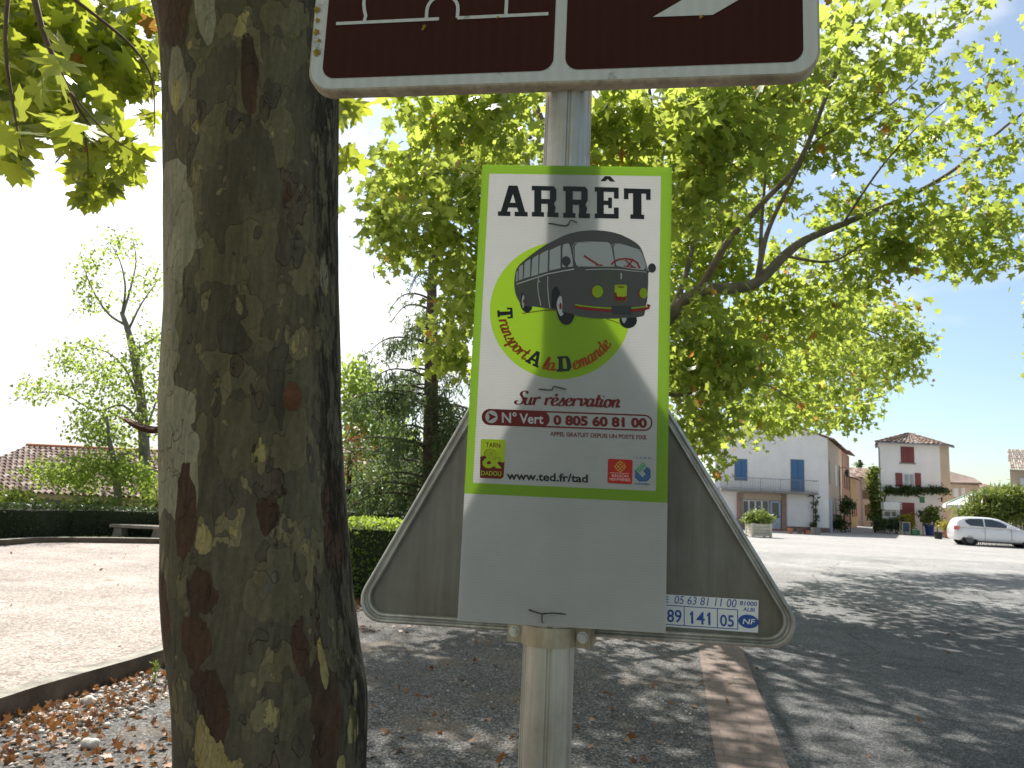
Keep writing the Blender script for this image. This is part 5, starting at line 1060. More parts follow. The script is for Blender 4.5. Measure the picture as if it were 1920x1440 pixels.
# drooping conifer
CY = 17.5
cf = thing('conifer_tree', 'dark drooping conifer with bare upper trunk left of the poster', 'tree', (*D(808, 950, CY)[:2], -.05))
b = MB(); P_ = [D(806, 955, CY)*[1, 1, 0]+[0, 0, -.1], D(806, 900, CY), D(808, 780, CY), D(809, 650, CY), D(810, 540, CY), D(812, 440, CY), D(813, 380, CY)]; b.tube(spline(P_, 4), list(np.interp(np.linspace(0, 1, 25), [0, .5, 1], [.22, .16, .03])), 10); b.build('trunk', M['conbark'], cf, True)
NP = []; NT_ = []; bm_ = MB()
ctr = D(808, 700, CY)
zs_ = [D(808, q, CY)[2] for q in range(0, 1440)]
r4 = np.random.default_rng(11)
for k_ in range(66):
    py = 470+r4.random()**.8*470; base = D(808, py, CY); az = r4.random()*6.28
    Lmax = np.interp(py, [440, 520, 620, 680, 760, 900, 950], [.5, 1.0, 1.5, 2.1, 2.5, 2.6, 2.4])*r4.uniform(.55, 1.05)
    if math.cos(az) > 0: Lmax *= .55 if py < 800 else .8
    dv_ = np.array([math.cos(az), math.sin(az), 0]); dens = .35 if py < 600 else 1
    pts = [base, base+dv_*Lmax*.35+[0, 0, .12], base+dv_*Lmax*.7+[0, 0, .05], base+dv_*Lmax+[0, 0, -.35]]; SP = spline(pts, 6); bm_.tube(SP, list(np.linspace(.035, .008, len(SP))), 5, 0, False)
    ns = int(Lmax*22*dens)
    for q in range(ns):
        t_ = r4.uniform(.38 if py < 830 else .15, 1); p = SP[int(t_*(len(SP)-1))]; sd = r4.normal(size=3)*np.array([.14, .14, .05]); ln = r4.uniform(.1, .75)*(1.0 if py > 640 else .5); m_ = int(5+ln*16)
        tt_ = r4.random(m_); NP.append(p+sd+np.column_stack([r4.normal(size=m_)*.035, r4.normal(size=m_)*.035, -tt_*ln])); 
bm_.build('boughs', M['conbark'], cf, True)
NP = np.concatenate(NP); tag(leaves('foliage', NP, .15, M['conifer'], cf, 'needle', np.array([0, 0, -.55]), None, .6), kind='stuff')
for (px, py, rx, ry, Y, n_, lb, mt) in ((700, 900, 70, 45, 20.5, 900, 'mid green shrub beneath the drooping conifer', 'bush'), (800, 880, 60, 50, 19.8, 700, 'dark shrub between the conifer trunk and the triangle sign', 'darkbush'), (660, 845, 20, 50, 20, 260, 'reddish brown leaved shrub at the right edge of the big trunk', 'dead')):
    o = thing('shrub', lb, 'shrub', (*D(px, py, Y)[:2], 0)); b = MB()
    for k_ in range(5): c_ = D(px+random.uniform(-.6, .6)*rx, py, Y); b.tube([(c_[0]*.99, Y, -.4), (c_[0], Y, c_[2])], .025, 5)
    b.build('stems', M['twig'], o); tag(leaves('foliage', clump_points(D(px, py, Y), (rx*Y/FPX, .7, ry*Y/FPX), n_, 8, .18), .13, M[mt], o, 'oval'), kind='stuff')
# wood beyond the hedge and behind the conifer, seen through it
scatter_tree('broadleaf_tree', 'hazy broadleaf tree behind the drooping conifer at the big trunk', (*D(665, 940, 30)[:2], -2.6), ([D(665, 1010, 30), D(668, 860, 30), D(665, 720, 30)], [.3, .2, .1]), [], [(665, 720, 35, 50, 30, 1.5, 320), (690, 790, 60, 70, 30, 1.5, 700), (740, 850, 70, 60, 31, 1.5, 600)], M['robinia'], M['bark3'], .2, 'oval', 8, .3)

# ================================================================== RIGHT BACKGROUND: HOUSES
def facade_box(o, P0, P1, side, depth, z0, z1, mat, name='wall'):
    P0 = np.array(P0[:2]); P1 = np.array(P1[:2]); sd = np.array(side)/np.linalg.norm(side); Q0, Q1 = P0+sd*depth, P1+sd*depth
    b = MB(); pts = [P0, P1, Q1, Q0]; b.add([(p[0], p[1], z0) for p in pts]+[(p[0], p[1], z1) for p in pts], [(0, 1, 5, 4), (1, 2, 6, 5), (2, 3, 7, 6), (3, 0, 4, 7), (4, 5, 6, 7)])
    return b.build(name, mat, o), Q0, Q1
H1 = G(1556, 999)[1]; xR = D(1554, 960, H1)[0]; xL = D(1318, 960, H1)[0]
sd1 = np.array([.55, 1.0]); sd1 /= np.linalg.norm(sd1)
zE1 = D(1552, 822, H1)[2]; zK1 = D(1446, 783, H1)[2]; xm = D(1446, 800, H1)[0]; xL = 2*xm-xR
h1 = thing('gabled_house', 'white gabled house with blue shutters and balcony above a shop front, facing the square', 'house', (xm, H1, 0))
b = MB(); dep = 11.0; bk = sd1*dep
pf = [(xL, H1, 0), (xR, H1, 0), (xR, H1, zE1), (xm, H1, zK1), (xL, H1, zE1)]; pb = [(p[0]+bk[0], p[1]+bk[1], p[2]) for p in pf]
b.add(pf+pb, [(0, 1, 2, 3, 4), (5, 9, 8, 7, 6), (0, 4, 9, 5)], 0); b.add(pf+pb, [(1, 6, 7, 2)], 1); b.build('wall', [M['white'], M['beige']], h1)
for sgn, xe in ((-1, xL), (1, xR)):
    e = np.array([xe+sgn*.35, H1-.12, zE1-.05]); k_ = np.array([xm, H1-.12, zK1+.08]); e2 = e+[*bk, 0]; k2 = k_+[*bk, 0]
    tile_roof('roof', *((e, e2, k2, k_) if sgn > 0 else (e2, e, k_, k2)), 30, 9, h1, .05)
def zrect(px0, py0, px1, py1, Y):
    a = D(px0, (py0+py1)/2, Y); c = D(px1, (py0+py1)/2, Y); m_ = (px0+px1)/2; return a[0], c[0], D(m_, py1, Y)[2], D(m_, py0, Y)[2]
Z2 = lambda x, y: (1300+x/6, 780+y/6); Z3 = lambda x, y: (1560+x/5.3333, 780+y/5.3333)
def R2(x0, y0, x1, y1, Y): return zrect(*Z2(x0, y0), *Z2(x1, y1), Y)
def R3(x0, y0, x1, y1, Y): return zrect(*Z3(x0, y0), *Z3(x1, y1), Y)
def slab(o, name, rect, Y, d0, d1, mat, bevel=0): b = MB(); b.bb(rect[0], rect[1], Y-d1, Y-d0, rect[2], rect[3]); return b.build(name, mat, o, False, bevel)
def shutters(o, rect, Y, mat, open_=False):
    x0, x1, z0, z1 = rect; xm_ = (x0+x1)/2; fr = slab(o, 'window', (x0-.05, x1+.05, z0-.05, z1+.05), Y, .0, .02, M['concrete'])
    for a, c in ((x0, xm_-.012), (xm_+.012, x1)):
        b = MB(); b.bb(a, c, Y-.07, Y-.025, z0, z1); nb = max(3, int((z1-z0)/.35))
        for k_ in range(nb): zc = z0+(k_+.5)*(z1-z0)/nb; b.bb(a+.04, c-.04, Y-.085, Y-.07, zc-.03, zc+.03)
        b.build('shutter', mat, fr)
    return fr
shutters(h1, R2(470, 490, 598, 718, H1), H1, M['blue']); shutters(h1, R2(1102, 497, 1240, 852, H1), H1, M['blue'])
bx0, bx1, bz0, bz1_ = R2(268, 838, 1345, 866, H1)
bal = slab(h1, 'balcony', (bx0, bx1, bz0, bz1_), H1, .0, .95, M['concrete'], .02)
b = MB(); zr = D(*Z2(800, 703), H1-.9)[2]
for yy in (H1-.9,): b.tube([(bx0, yy, zr), (bx1, yy, zr)], .022, 6); b.tube([(bx0, yy, bz1_+.08), (bx1, yy, bz1_+.08)], .014, 5)
for xx in (bx0, bx1): b.tube([(xx, H1-.9, zr), (xx, H1-.02, zr)], .02, 6)
for k_ in range(60): xx = bx0+(bx1-bx0)*k_/59; b.tube([(xx, H1-.9, bz1_), (xx, H1-.9, zr)], .009 if k_ % 12 else .02, 4)
b.build('railing', M['iron2'], bal)
for nm_, rc in (('pillar', R2(487, 868, 550, 1312, H1)), ('pillar', R2(985, 868, 1042, 1312, H1))): slab(h1, nm_, (rc[0], rc[1], 0, rc[3]), H1, .0, .16, M['pillar'])
sf = slab(h1, 'shop_front', R2(552, 900, 984, 1300, H1), H1, .0, .03, M['grey'])
slab(h1, 'lintel', R2(552, 872, 984, 940, H1), H1, .03, .10, M['beige'])
slab(h1, 'side_panel', R2(1044, 872, 1340, 1245, H1), H1, .0, .05, M['white2'])
slab(h1, 'base_course', R2(1044, 1250, 1535, 1330, H1), H1, .0, .06, M['dirtybase']); slab(h1, 'base_course', R2(300, 1250, 486, 1330, H1), H1, .0, .06, M['dirtybase'])
wn_ = slab(h1, 'shop_window', R2(556, 948, 842, 1180, H1), H1, .03, .06, M['trim'])
for x0_, x1_ in ((562, 612), (632, 684), (704, 756), (778, 834)): slab(wn_, 'pane', R2(x0_, 958, x1_, 1165, H1), H1, .06, .075, M['glass'])
dr = slab(h1, 'door', R2(866, 960, 978, 1268, H1), H1, .03, .08, M['lblue']); slab(dr, 'pane', R2(884, 975, 955, 1145, H1), H1, .08, .095, M['glass']); slab(dr, 'handle', R2(962, 1120, 968, 1140, H1), H1, .08, .12, M['iron'])
slab(h1, 'door_step', R2(850, 1268, 995, 1320, H1), H1, .0, .5, M['terra'])
# lean fittings along the street side of the gabled house
def side_pt(t_, z): return np.array([xR+sd1[0]*t_, H1+sd1[1]*t_, z])
ns1 = np.array([sd1[1], -sd1[0], 0])
def side_box(o, name, t0, t1, z0, z1, th, mat):
    b = MB(); c_ = side_pt((t0+t1)/2, (z0+z1)/2)+ns1*th/2; b.box(c_, (abs(t1-t0), th, abs(z1-z0)), (np.array([*sd1, 0]), ns1, np.array([0, 0, 1.]))); return b.build(name, mat, o)
side_box(h1, 'side_door', .9, 1.9, 0, 2.3, .05, M['lblue']); side_box(h1, 'side_shutter', .8, 1.6, 3.3, 4.8, .05, M['iron2']); side_box(h1, 'side_shutter', 4.8, 5.7, 3.3, 4.8, .05, M['trim']); side_box(h1, 'side_shutter', 4.8, 5.7, 1.0, 2.4, .05, M['iron2']); side_box(h1, 'side_shutter', 8, 8.9, 3.2, 4.7, .05, M['wood'])
b = MB(); b.tube([side_pt(7.5, 4.9)+ns1*.1, side_pt(7.5, 0)+ns1*.1], .05, 8); b.build('downpipe', M['iron2'], h1)
# lantern on the street wall
ln_ = thing('wall_lantern', 'black wrought iron lantern bracketed to the wall of the narrow street', 'lantern', side_pt(8.6, 4.3)+ns1*.55)
lp_ = side_pt(8.6, 4.3)+ns1*.55; b = MB(); b.tube([side_pt(8.6, 4.75)+ns1*.0, side_pt(8.6, 4.85)+ns1*.3, lp_+[0, 0, .5], lp_+[0, 0, .35]], .025, 6); b.build('bracket', M['iron'], ln_); b = MB(); b.lathe(lp_, [(.08, -.2), (.17, .2), (.2, .22), (.03, .4)], 6); b.build('lamp_body', M['iron'], ln_)
# street row beyond
def row_house(name, label, t0, t1, z1, mat, dp=7, shut='wood', proud=.0):
    o = thing(name, label, 'house', side_pt(t0, 0)+ns1*proud); P0 = side_pt(t0, 0)+ns1*proud; P1 = side_pt(t1, 0)+ns1*proud; inw = -ns1*dp
    b = MB(); pts = [P0, P1, P1+inw, P0+inw]; b.add([(p[0], p[1], 0) for p in pts]+[(p[0], p[1], z1) for p in pts], [(3, 2, 1, 0), (0, 1, 5, 4), (1, 2, 6, 5), (2, 3, 7, 6), (3, 0, 4, 7), (4, 5, 6, 7)]); b.build('wall', mat, o)
    e0_ = P0+ns1*.5+[0, 0, z1]; e1_ = P1+ns1*.5+[0, 0, z1]; r0_ = P0+inw*.6+[0, 0, z1+1.3]; r1_ = P1+inw*.6+[0, 0, z1+1.3]; tile_roof('roof', e0_, e1_, r1_, r0_, int((t1-t0)*3), 8, o)
    for k_, tt_ in enumerate(np.arange(t0+.9, t1-1.2, 2.4)):
        for zc in (1.0, 3.3):
            if zc+1.3 > z1: continue
            c_ = side_pt(tt_+.5, zc+.65)+ns1*(proud+.03); b = MB(); b.box(c_, (.9, .06, 1.3), (np.array([*sd1, 0]), ns1, np.array([0, 0, 1.]))); b.build('shutter', M[shut], o)
    return o
row_house('row_house', 'pinkish red brick house with tile roof, next along the narrow street past the gabled house', 11.05, 18, 6.3, M['redbrick'], 7, 'wood', .06)
row_house('row_house', 'low ochre yellow house in the narrow street beyond the brick house', 18.1, 25, 4.4, M['ochre'], 7, 'red', .12)
EYH = 78.0
eh = thing('end_house', 'peach coloured house closing off the far end of the narrow street', 'house', (*D(1620, 960, EYH)[:2], 0)); ex0, ex1, ez0, ez1 = R3(60, 615, 560, 1010, EYH)
b = MB(); b.bb(ex0, ex1, EYH, EYH+8, 0, ez1); b.build('wall', M['pink'], eh); tile_roof('roof', (ex0-.3, EYH-.5, ez1), (ex1+.3, EYH-.5, ez1), (ex1+.3, EYH+4, ez1+1.2), (ex0-.3, EYH+4, ez1+1.2), 24, 8, eh)
slab(eh, 'window', R3(305, 745, 370, 830, EYH), EYH, 0, .05, M['wood']); slab(eh, 'door', R3(330, 890, 400, 1000, EYH), EYH, 0, .05, M['wood']); slab(eh, 'window', R3(175, 745, 215, 840, EYH), EYH, 0, .05, M['red'])
b = MB(); c_ = D(*Z3(300, 700), EYH-.2); b.tube([(c_[0], EYH-.1, .0), (c_[0], EYH-.1, ez1)], .06, 6); b.build('downpipe', M['iron2'], eh)
# araucaria top behind
AY = 95
ar = thing('araucaria_tree', 'dark tiered conifer top above the peach house at the end of the street', 'tree', (*D(1611, 960, AY)[:2], 0)); b = MB(); b.tube([(*D(1611, 960, AY)[:2], 0), D(1612, 862, AY)], .2, 7); b.build('trunk', M['conbark'], ar)
P = []
for py, w in ((872, 6), (884, 13), (892, 10), (900, 17), (908, 12), (916, 20), (926, 22)):
    n_ = 70+w*8; k_ = AY/FPX; c_ = D(1611, py, AY); a_ = rng.random(n_)*6.28; r__ = rng.random(n_)**.7*w*k_; P.append(c_+np.column_stack([r__*np.cos(a_), r__*np.sin(a_), -.10*r__+rng.normal(size=n_)*.12]))
tag(leaves('foliage', np.concatenate(P), .55, M['conifer'], ar, 'needle', np.array([0, 0, .1])), kind='stuff')

# three storey white house with hipped roof
H2 = G(1700, 1001)[1]; a0_, a1_, _, zE2 = R3(468, 275, 1088, 1000, H2); sd2 = unit(np.array([.80, .62]))
h2 = thing('tower_house', 'narrow three storey white house with hipped tile roof and dark red shutters', 'house', ((a0_+a1_)/2, H2, 0))
b = MB(); sA = unit(np.array([.50, 1.0])); P0, P1 = np.array([a0_, H2]), np.array([a1_, H2]); Q1 = P1+sd2*1.7; Q0 = P0+sA*6
b.add([(p[0], p[1], z) for z in (0, zE2) for p in (P0, P1, Q1, Q0)], [(0, 1, 5, 4), (2, 3, 7, 6), (3, 0, 4, 7), (4, 5, 6, 7)], 0); b.add([(p[0], p[1], z) for z in (0, zE2) for p in (P0, P1, Q1, Q0)], [(1, 2, 6, 5)], 1); b.build('wall', [M['white2'], M['beige']], h2)
apx = D(*Z3(770, 172), H2+2.2); ov = .4
c0_ = np.array([P0[0]-ov, P0[1]-ov, zE2]); c1_ = np.array([P1[0]+ov*.7, P1[1]-ov, zE2]); c2_ = np.array([Q1[0]+ov, Q1[1], zE2]); c3_ = np.array([Q0[0], Q0[1]+ov, zE2])
ap = np.array([apx[0], apx[1], apx[2]])
def hip(a, c): tile_roof('roof', a, c, ap+(c-a)*.01, ap-(c-a)*.01, 14, 7, h2, .06)
hip(c0_, c1_); hip(c1_, c2_); hip(c2_, c3_); hip(c3_, c0_)
b = MB(); b.tube([c0_+[0, 0, -.05], c1_+[0, 0, -.05], c2_+[0, 0, -.05]], .06, 6); b.tube([c0_+[.1, .3, -.1], c0_+[.5, .42, -.5], c0_+[.5, .42, -zE2+.1]], .05, 6); b.build('gutter', M['iron2'], h2)
shutters(h2, R3(692, 312, 815, 468, H2), H2, M['red']); slab(h2, 'sill', R3(675, 468, 832, 480, H2), H2, 0, .12, M['concrete'])
w2 = slab(h2, 'window', R3(712, 572, 828, 700, H2), H2, 0, .03, M['trim'])
for x0_, x1_ in ((724, 764), (776, 816)): slab(w2, 'pane', R3(x0_, 585, x1_, 695, H2), H2, .03, .045, M['curtain'])
for x0_, x1_ in ((636, 700), (830, 886)): slab(h2, 'shutter', R3(x0_, 570, x1_, 705, H2), H2, .0, .07, M['red'])
slab(h2, 'door', R3(682, 866, 824, 1090, H2), H2, 0, .05, M['red']); slab(h2, 'plaque', R3(876, 806, 924, 868, H2), H2, 0, .04, M['green']); 
b = MB(); c_ = D(*Z3(1062, 830), H2); b.tube([c_+[0, -.02, 0], c_+[0, -.45, .05]], .025, 5); b.tube([c_+[0, -.45, .15], c_+[0, -.45, -.2]], .06, 6); b.build('lamp_bracket', M['iron'], h2)
vine = thing('climbing_vine', 'dark vine trained along the wall below the middle window of the narrow white house', 'vine', (*D(*Z3(840, 745), H2)[:2], 0))
P = [clump_points(D(*Z3(x, y), H2-.25), (w*H2/FPX/5.33, .25, h_*H2/FPX/5.33), n_, 8, .12) for x, y, w, h_, n_ in ((620, 745, 90, 34, 420), (760, 742, 110, 46, 640), (880, 745, 70, 34, 330), (1030, 735, 100, 32, 460), (1130, 750, 40, 40, 130), (560, 730, 40, 26, 110))]
tag(leaves('foliage', np.concatenate(P), .16, M['darkbush'], vine, 'oval'), kind='stuff'); b = MB(); b.tube(spline([D(*Z3(500, 1130), H2-.1), D(*Z3(520, 900), H2-.12), D(*Z3(560, 770), H2-.15), D(*Z3(760, 750), H2-.15), D(*Z3(1140, 745), H2-.15)], 5), .05, 6); b.build('stem', M['twig'], vine)

GROUPS = dict(plane_tree='plane trees on the square', clipped_hedge='clipped hedges round the court', flower_pot='flower pots before the houses', shrub='shrubs', bush='bushes', row_house='houses along the narrow street', flowering_plant='yellow flowering plants', stone='stones by the kerb', pruned_tree='pruned trees before the tiled house')
def bush(name, label, cat, spots, Y, mat, size=.14, base_z=0, kindl='oval', tw=.13, group=None, dy=.45):
    o = thing(name, label, cat, (*D(*spots[0][:2], Y)[:2], base_z), group); b = MB(); P = []
    for px, py, rx, ry, n_ in spots:
        P.append(clump_points(D(px, py, Y), (rx*Y/FPX, dy, ry*Y/FPX), n_, 8, tw)); c_ = D(px, py, Y); b.tube([(c_[0], Y, base_z), (c_[0], Y, max(base_z+.05, c_[2]))], .03, 5)
    b.build('stem', M['twig'], o); tag(leaves('foliage', np.concatenate(P), size, mat, o, kindl), kind='stuff'); return o
def Zs(Zf, s_, *lst): return [(*Zf(x, y), w/s_, h_/s_, n_) for x, y, w, h_, n_ in lst]
bush('ivy_column', 'tall bright green climber at the left corner of the narrow white house', 'climber', Zs(Z3, 5.333, (415, 560, 50, 70, 330), (410, 680, 55, 90, 500), (430, 790, 60, 70, 420), (450, 900, 70, 90, 460), (430, 1010, 60, 60, 300)), H2-.4, M['bush'], .2)
bush('shrub', 'dark green shrub mass in pots left of the chalkboard', 'shrub', Zs(Z3, 5.333, (470, 1080, 70, 60, 420), (580, 1085, 70, 60, 420), (650, 1070, 60, 60, 330)), H2-1.4, M['darkbush'], .17)
bush('flowering_plant', 'yellow flowering plant behind the chalkboard by the red door', 'plant', Zs(Z3, 5.333, (720, 1020, 45, 40, 240), (780, 1010, 30, 40, 160), (790, 1080, 30, 50, 140)), H2-1.3, M['yellow'], .15)
bush('potted_tree', 'round leafy small tree in a blue glazed pot right of the red door', 'potted tree', Zs(Z3, 5.333, (1010, 960, 70, 60, 520), (960, 1030, 60, 50, 330), (1050, 1040, 40, 40, 180)), H2-1.6, M['bush'], .16)
bush('shrub', 'slim dark shrub against the white wall left of the blue pot', 'shrub', Zs(Z3, 5.333, (905, 1000, 26, 80, 260)), H2-1.0, M['darkbush'], .15)
bush('flowering_plant', 'yellow green plant in a terracotta pot just left of the silver car', 'plant', Zs(Z3, 5.333, (1130, 1090, 60, 46, 420)), G(*Z3(1150, 1222))[1], M['yellow'], .12)
def pot(name, label, Zf, x0, x1, y0, y1, mat, group=None, sq=False, soil=True):
    g0 = G(*Zf((x0+x1)/2, y1)); lim = H2-1.6 if Zf is Z3 else H1-.45
    if g0[1] > lim: g0 = D(*Zf((x0+x1)/2, y1), lim)*[1, 1, 0]
    w = D(*Zf(x1, y1), g0[1])[0]-D(*Zf(x0, y1), g0[1])[0]; h_ = D(*Zf((x0+x1)/2, y0), g0[1])[2]; o = thing(name, label, 'pot', g0, group); b = MB(); r_ = w/2
    b.lathe(g0, [(r_*.72, 0), (r_*.95, h_*.8), (r_*1.05, h_*.8), (r_*1.05, h_), (r_*.9, h_), (r_*.86, h_*.9)], 18); b.build('body', mat, o); b = MB(); b.lathe(g0+[0, 0, h_*.9], [(r_*.85, -.02), (r_*.85, .0)], 14); b.build('soil', M['soil'], o); return o, g0
pot('flower_pot', 'blue glazed pot under the round potted tree', Z3, 930, 1022, 1085, 1157, M['bluepot'])
pot('flower_pot', 'black bucket shaped pot on the square left of the car', Z3, 1020, 1108, 1160, 1230, M['blackpot']); pot('flower_pot', 'terracotta pot half behind the rear of the car', Z3, 1118, 1196, 1150, 1224, M['terra'])
for x0_, x1_, y0_, y1_, lb, mt in ((1060, 1122, 1262, 1326, 'orange terracotta pot by the right brick pillar', 'terra'), (1165, 1228, 1268, 1326, 'brown clay pot second from the right brick pillar', 'dirtybase'), (1236, 1270, 1270, 1326, 'small dark red pot in the row under the side panel', 'red'), (1268, 1314, 1290, 1336, 'small bright orange pot nearest the climbing stem', 'terra')):
    pot('flower_pot', lb, Z2, x0_, x1_, y0_, y1_, M[mt])
tg = G(*Z2(1375, 1334)); tw_ = D(*Z2(1418, 1330), tg[1])[0]-D(*Z2(1334, 1330), tg[1])[0]; o = thing('stone_trough', 'grey stone trough at the foot of the climber near the house corner', 'planter', tg); b = MB(); b.bb(tg[0]-tw_/2, tg[0]+tw_/2, tg[1]-.2, tg[1]+.2, 0, .42); b.build('body', M['concrete'], o, False, .02); b = MB(); b.bb(tg[0]-tw_/2+.06, tg[0]+tw_/2-.06, tg[1]-.14, tg[1]+.14, .41, .43); b.build('soil', M['soil'], o)
bush('climbing_rose', 'thin climbing plant running up the front of the gabled house to its balcony', 'climber', [(*Z2(1350, 900), 5, 6, 60), (*Z2(1370, 1040), 3, 10, 50), (*Z2(1385, 1130), 3, 12, 60), (*Z2(1350, 1235), 6, 8, 90), (*Z2(1375, 960), 3, 8, 30)], H1-.3, M['darkbush'], .14, 0, 'oval', .08, None, .1)
bush('street_shrub', 'dark shrubs in pots along the side wall where the narrow street begins', 'shrub', [(*Z2(1620, 1190), 11, 14, 330), (*Z2(1700, 1020), 8, 20, 300), (*Z2(1760, 1000), 8, 16, 200), (*Z2(1660, 1230), 10, 12, 180)], H1+2.5, M['darkbush'], .18)
# wooden planter with bush in front of the shop
pg_ = G(*Z2(770, 1366)); pw = (D(*Z2(880, 1300), pg_[1])[0]-D(*Z2(662, 1300), pg_[1])[0]); pz = D(*Z2(770, 1212), pg_[1])[2]
o = thing('planter_box', 'square cream planter box on the square in front of the shop window', 'planter', pg_); b = MB(); nb = 4
for k_ in range(nb): b.bb(pg_[0]-pw/2, pg_[0]+pw/2, pg_[1]-.0, pg_[1]+pw, .06+k_*(pz-.06)/nb, .06+(k_+1)*(pz-.06)/nb-.015)
b.build('body', M['plankw'], o)
for sx in (-1, 1):
    for sy in (0, 1): b = MB(); b.bb(pg_[0]+sx*(pw/2-.04)-.06, pg_[0]+sx*(pw/2-.04)+.06, pg_[1]+sy*pw-.05, pg_[1]+sy*pw+.05, 0, pz+.02); b.build('corner_post', M['plankw'], o)
b = MB(); b.bb(pg_[0]-pw/2+.03, pg_[0]+pw/2-.03, pg_[1]+.03, pg_[1]+pw-.03, pz-.02, pz-.005); b.build('soil', M['soil'], o)
bush('bush', 'bright green spreading bush growing in the cream planter box', 'bush', [(*Z2(650, 1140), 16, 13, 330), (*Z2(750, 1130), 20, 14, 460), (*Z2(850, 1150), 14, 11, 300), (*Z2(610, 1170), 9, 8, 120)], pg_[1]+pw/2, M['bush'], .12, pz, 'oval', .09)
# chalk board, green crate, sign boxes
cb = G(*Z3(752, 1182)); cb = D(*Z3(752, 1182), min(cb[1], H2-2.6))*[1, 1, 0]; cw = D(*Z3(792, 1100), cb[1])[0]-D(*Z3(712, 1100), cb[1])[0]; ch_ = D(*Z3(752, 1060), cb[1])[2]
o = thing('chalkboard', 'small folding chalkboard with pale frame standing before the shrubs', 'chalkboard', cb); b = MB()
for s_ in (-1, 1): b.box(cb+[s_*cw*.46, .12, ch_/2], (.06, .04, ch_)); b.box(cb+[s_*cw*.46, .42, ch_/2], (.05, .04, ch_))
b.box(cb+[0, .12, ch_-.03], (cw*.86, .04, .06)); b.box(cb+[0, .12, .18], (cw*.86, .04, .05)); b.build('frame', M['plankw'], o); b = MB(); b.box(cb+[0, .125, ch_*.57], (cw*.86, .03, ch_*.72)); b.build('board', M['chalk'], o)
gc = D(*Z3(840, 1166), H2-2.4)*[1, 1, 0]; o = thing('crate', 'small green crate on the paving beside the chalkboard', 'crate', gc); b = MB()
for k_ in range(3): b.bb(gc[0]-.28, gc[0]+.28, gc[1]-.02, gc[1]+.0, .02+k_*.12, .11+k_*.12); b.bb(gc[0]-.28, gc[0]+.28, gc[1]+.36, gc[1]+.38, .02+k_*.12, .11+k_*.12)
for sx in (-.27, .27): b.bb(gc[0]+sx-.012, gc[0]+sx+.012, gc[1]+.005, gc[1]+.355, 0, .36)
b.bb(gc[0]-.255, gc[0]+.255, gc[1]+.005, gc[1]+.355, 0, .03); b.build('slats', M['green'], o)
SY = H2-1.0; o = thing('menu_stand', 'white restaurant menu stand with a small canopy among the shrubs', 'menu stand', (*D(*Z3(560, 1000), SY)[:2], 0)); r0_ = R3(485, 862, 640, 938, SY); b = MB(); b.bb(r0_[0], r0_[1], SY-.5, SY, r0_[2], r0_[3]); b.build('canopy', M['canvas'], o, False, .03)
r1_ = R3(500, 945, 640, 1030, SY); b = MB(); b.bb(r1_[0], r1_[1], SY-.12, SY, r1_[2], r1_[3]); b.build('case', M['trim'], o); 
for xa, xb_ in ((518, 572), (592, 632)): slab(o, 'menu_panel', R3(xa, 958, xb_, 1000, SY), SY, .12, .135, M['glass'])
b = MB()
for xx in (r1_[0]+.1, r1_[1]-.1): b.tube([(xx, SY-.06, 0), (xx, SY-.06, r0_[2])], .04, 6)
b.build('posts', M['iron2'], o)
for k_, (y0_, y1_) in enumerate(((868, 884), (892, 908), (916, 932))): slab(o, 'arrow_sign', R3(642, y0_, 690, y1_, SY), SY, .1, .14, M['trim'])

# lower annex, tiled roof, right hand house, parasol, bamboo
NY = H2+7; n0, n1, _, nz1 = R3(1185, 670, 1480, 1000, NY); o = thing('annex_house', 'beige annex with grey lean to roof right of the narrow white house', 'house', ((n0+n1)/2, NY, 0)); b = MB()
E0, E1 = D(*Z3(1180, 662), NY-.4), D(*Z3(1500, 668), NY-.4); K0, K1 = D(*Z3(1160, 548), NY+4.5), D(*Z3(1420, 618), NY+3.0)
zw = min(E0[2], E1[2])-.12; b.bb(n0, n1, NY, NY+6, 0, zw); b.build('wall', M['beige'], o)
b = MB(); dn_ = np.array([0, 0, -.14]); b.add([E0, E1, K1, K0, E0+dn_, E1+dn_, K1+dn_, K0+dn_], [(0, 1, 2, 3), (7, 6, 5, 4), (0, 4, 5, 1), (1, 5, 6, 2), (2, 6, 7, 3), (3, 7, 4, 0)]); b.build('roof', M['dirtybase'], o)
b = MB(); b.add([(n1, NY+.01, zw), (n1, NY+6, zw), K1+[0, 0, -.15], K0+[0, 0, -.15], (n0, NY+6, zw)], [(0, 1, 2), (1, 4, 3, 2)]); b.build('gable', M['grey'], o)
for xa, xb_ in ((1215, 1262), (1290, 1330)): slab(o, 'window', R3(xa, 720, xb_, 810, NY), NY, 0, .05, M['trim'])
RY = H2+12; r0_, r1_, _, rz_ = R3(1480, 750, 1780, 1000, RY); o = thing('back_house', 'low house whose pale tile roof shows above the bamboo', 'house', ((r0_+r1_)/2, RY, 0)); b = MB(); b.bb(r0_, r1_, RY+.3, RY+7, 0, rz_); b.build('wall', M['beige'], o)
tile_roof('roof', (r0_-.2, RY, rz_), (r1_+.2, RY, rz_), (r1_+.2, RY+4, D(*Z3(1600, 684), RY+4)[2]), (r0_-.2, RY+4, D(*Z3(1600, 684), RY+4)[2]), 22, 8, o)
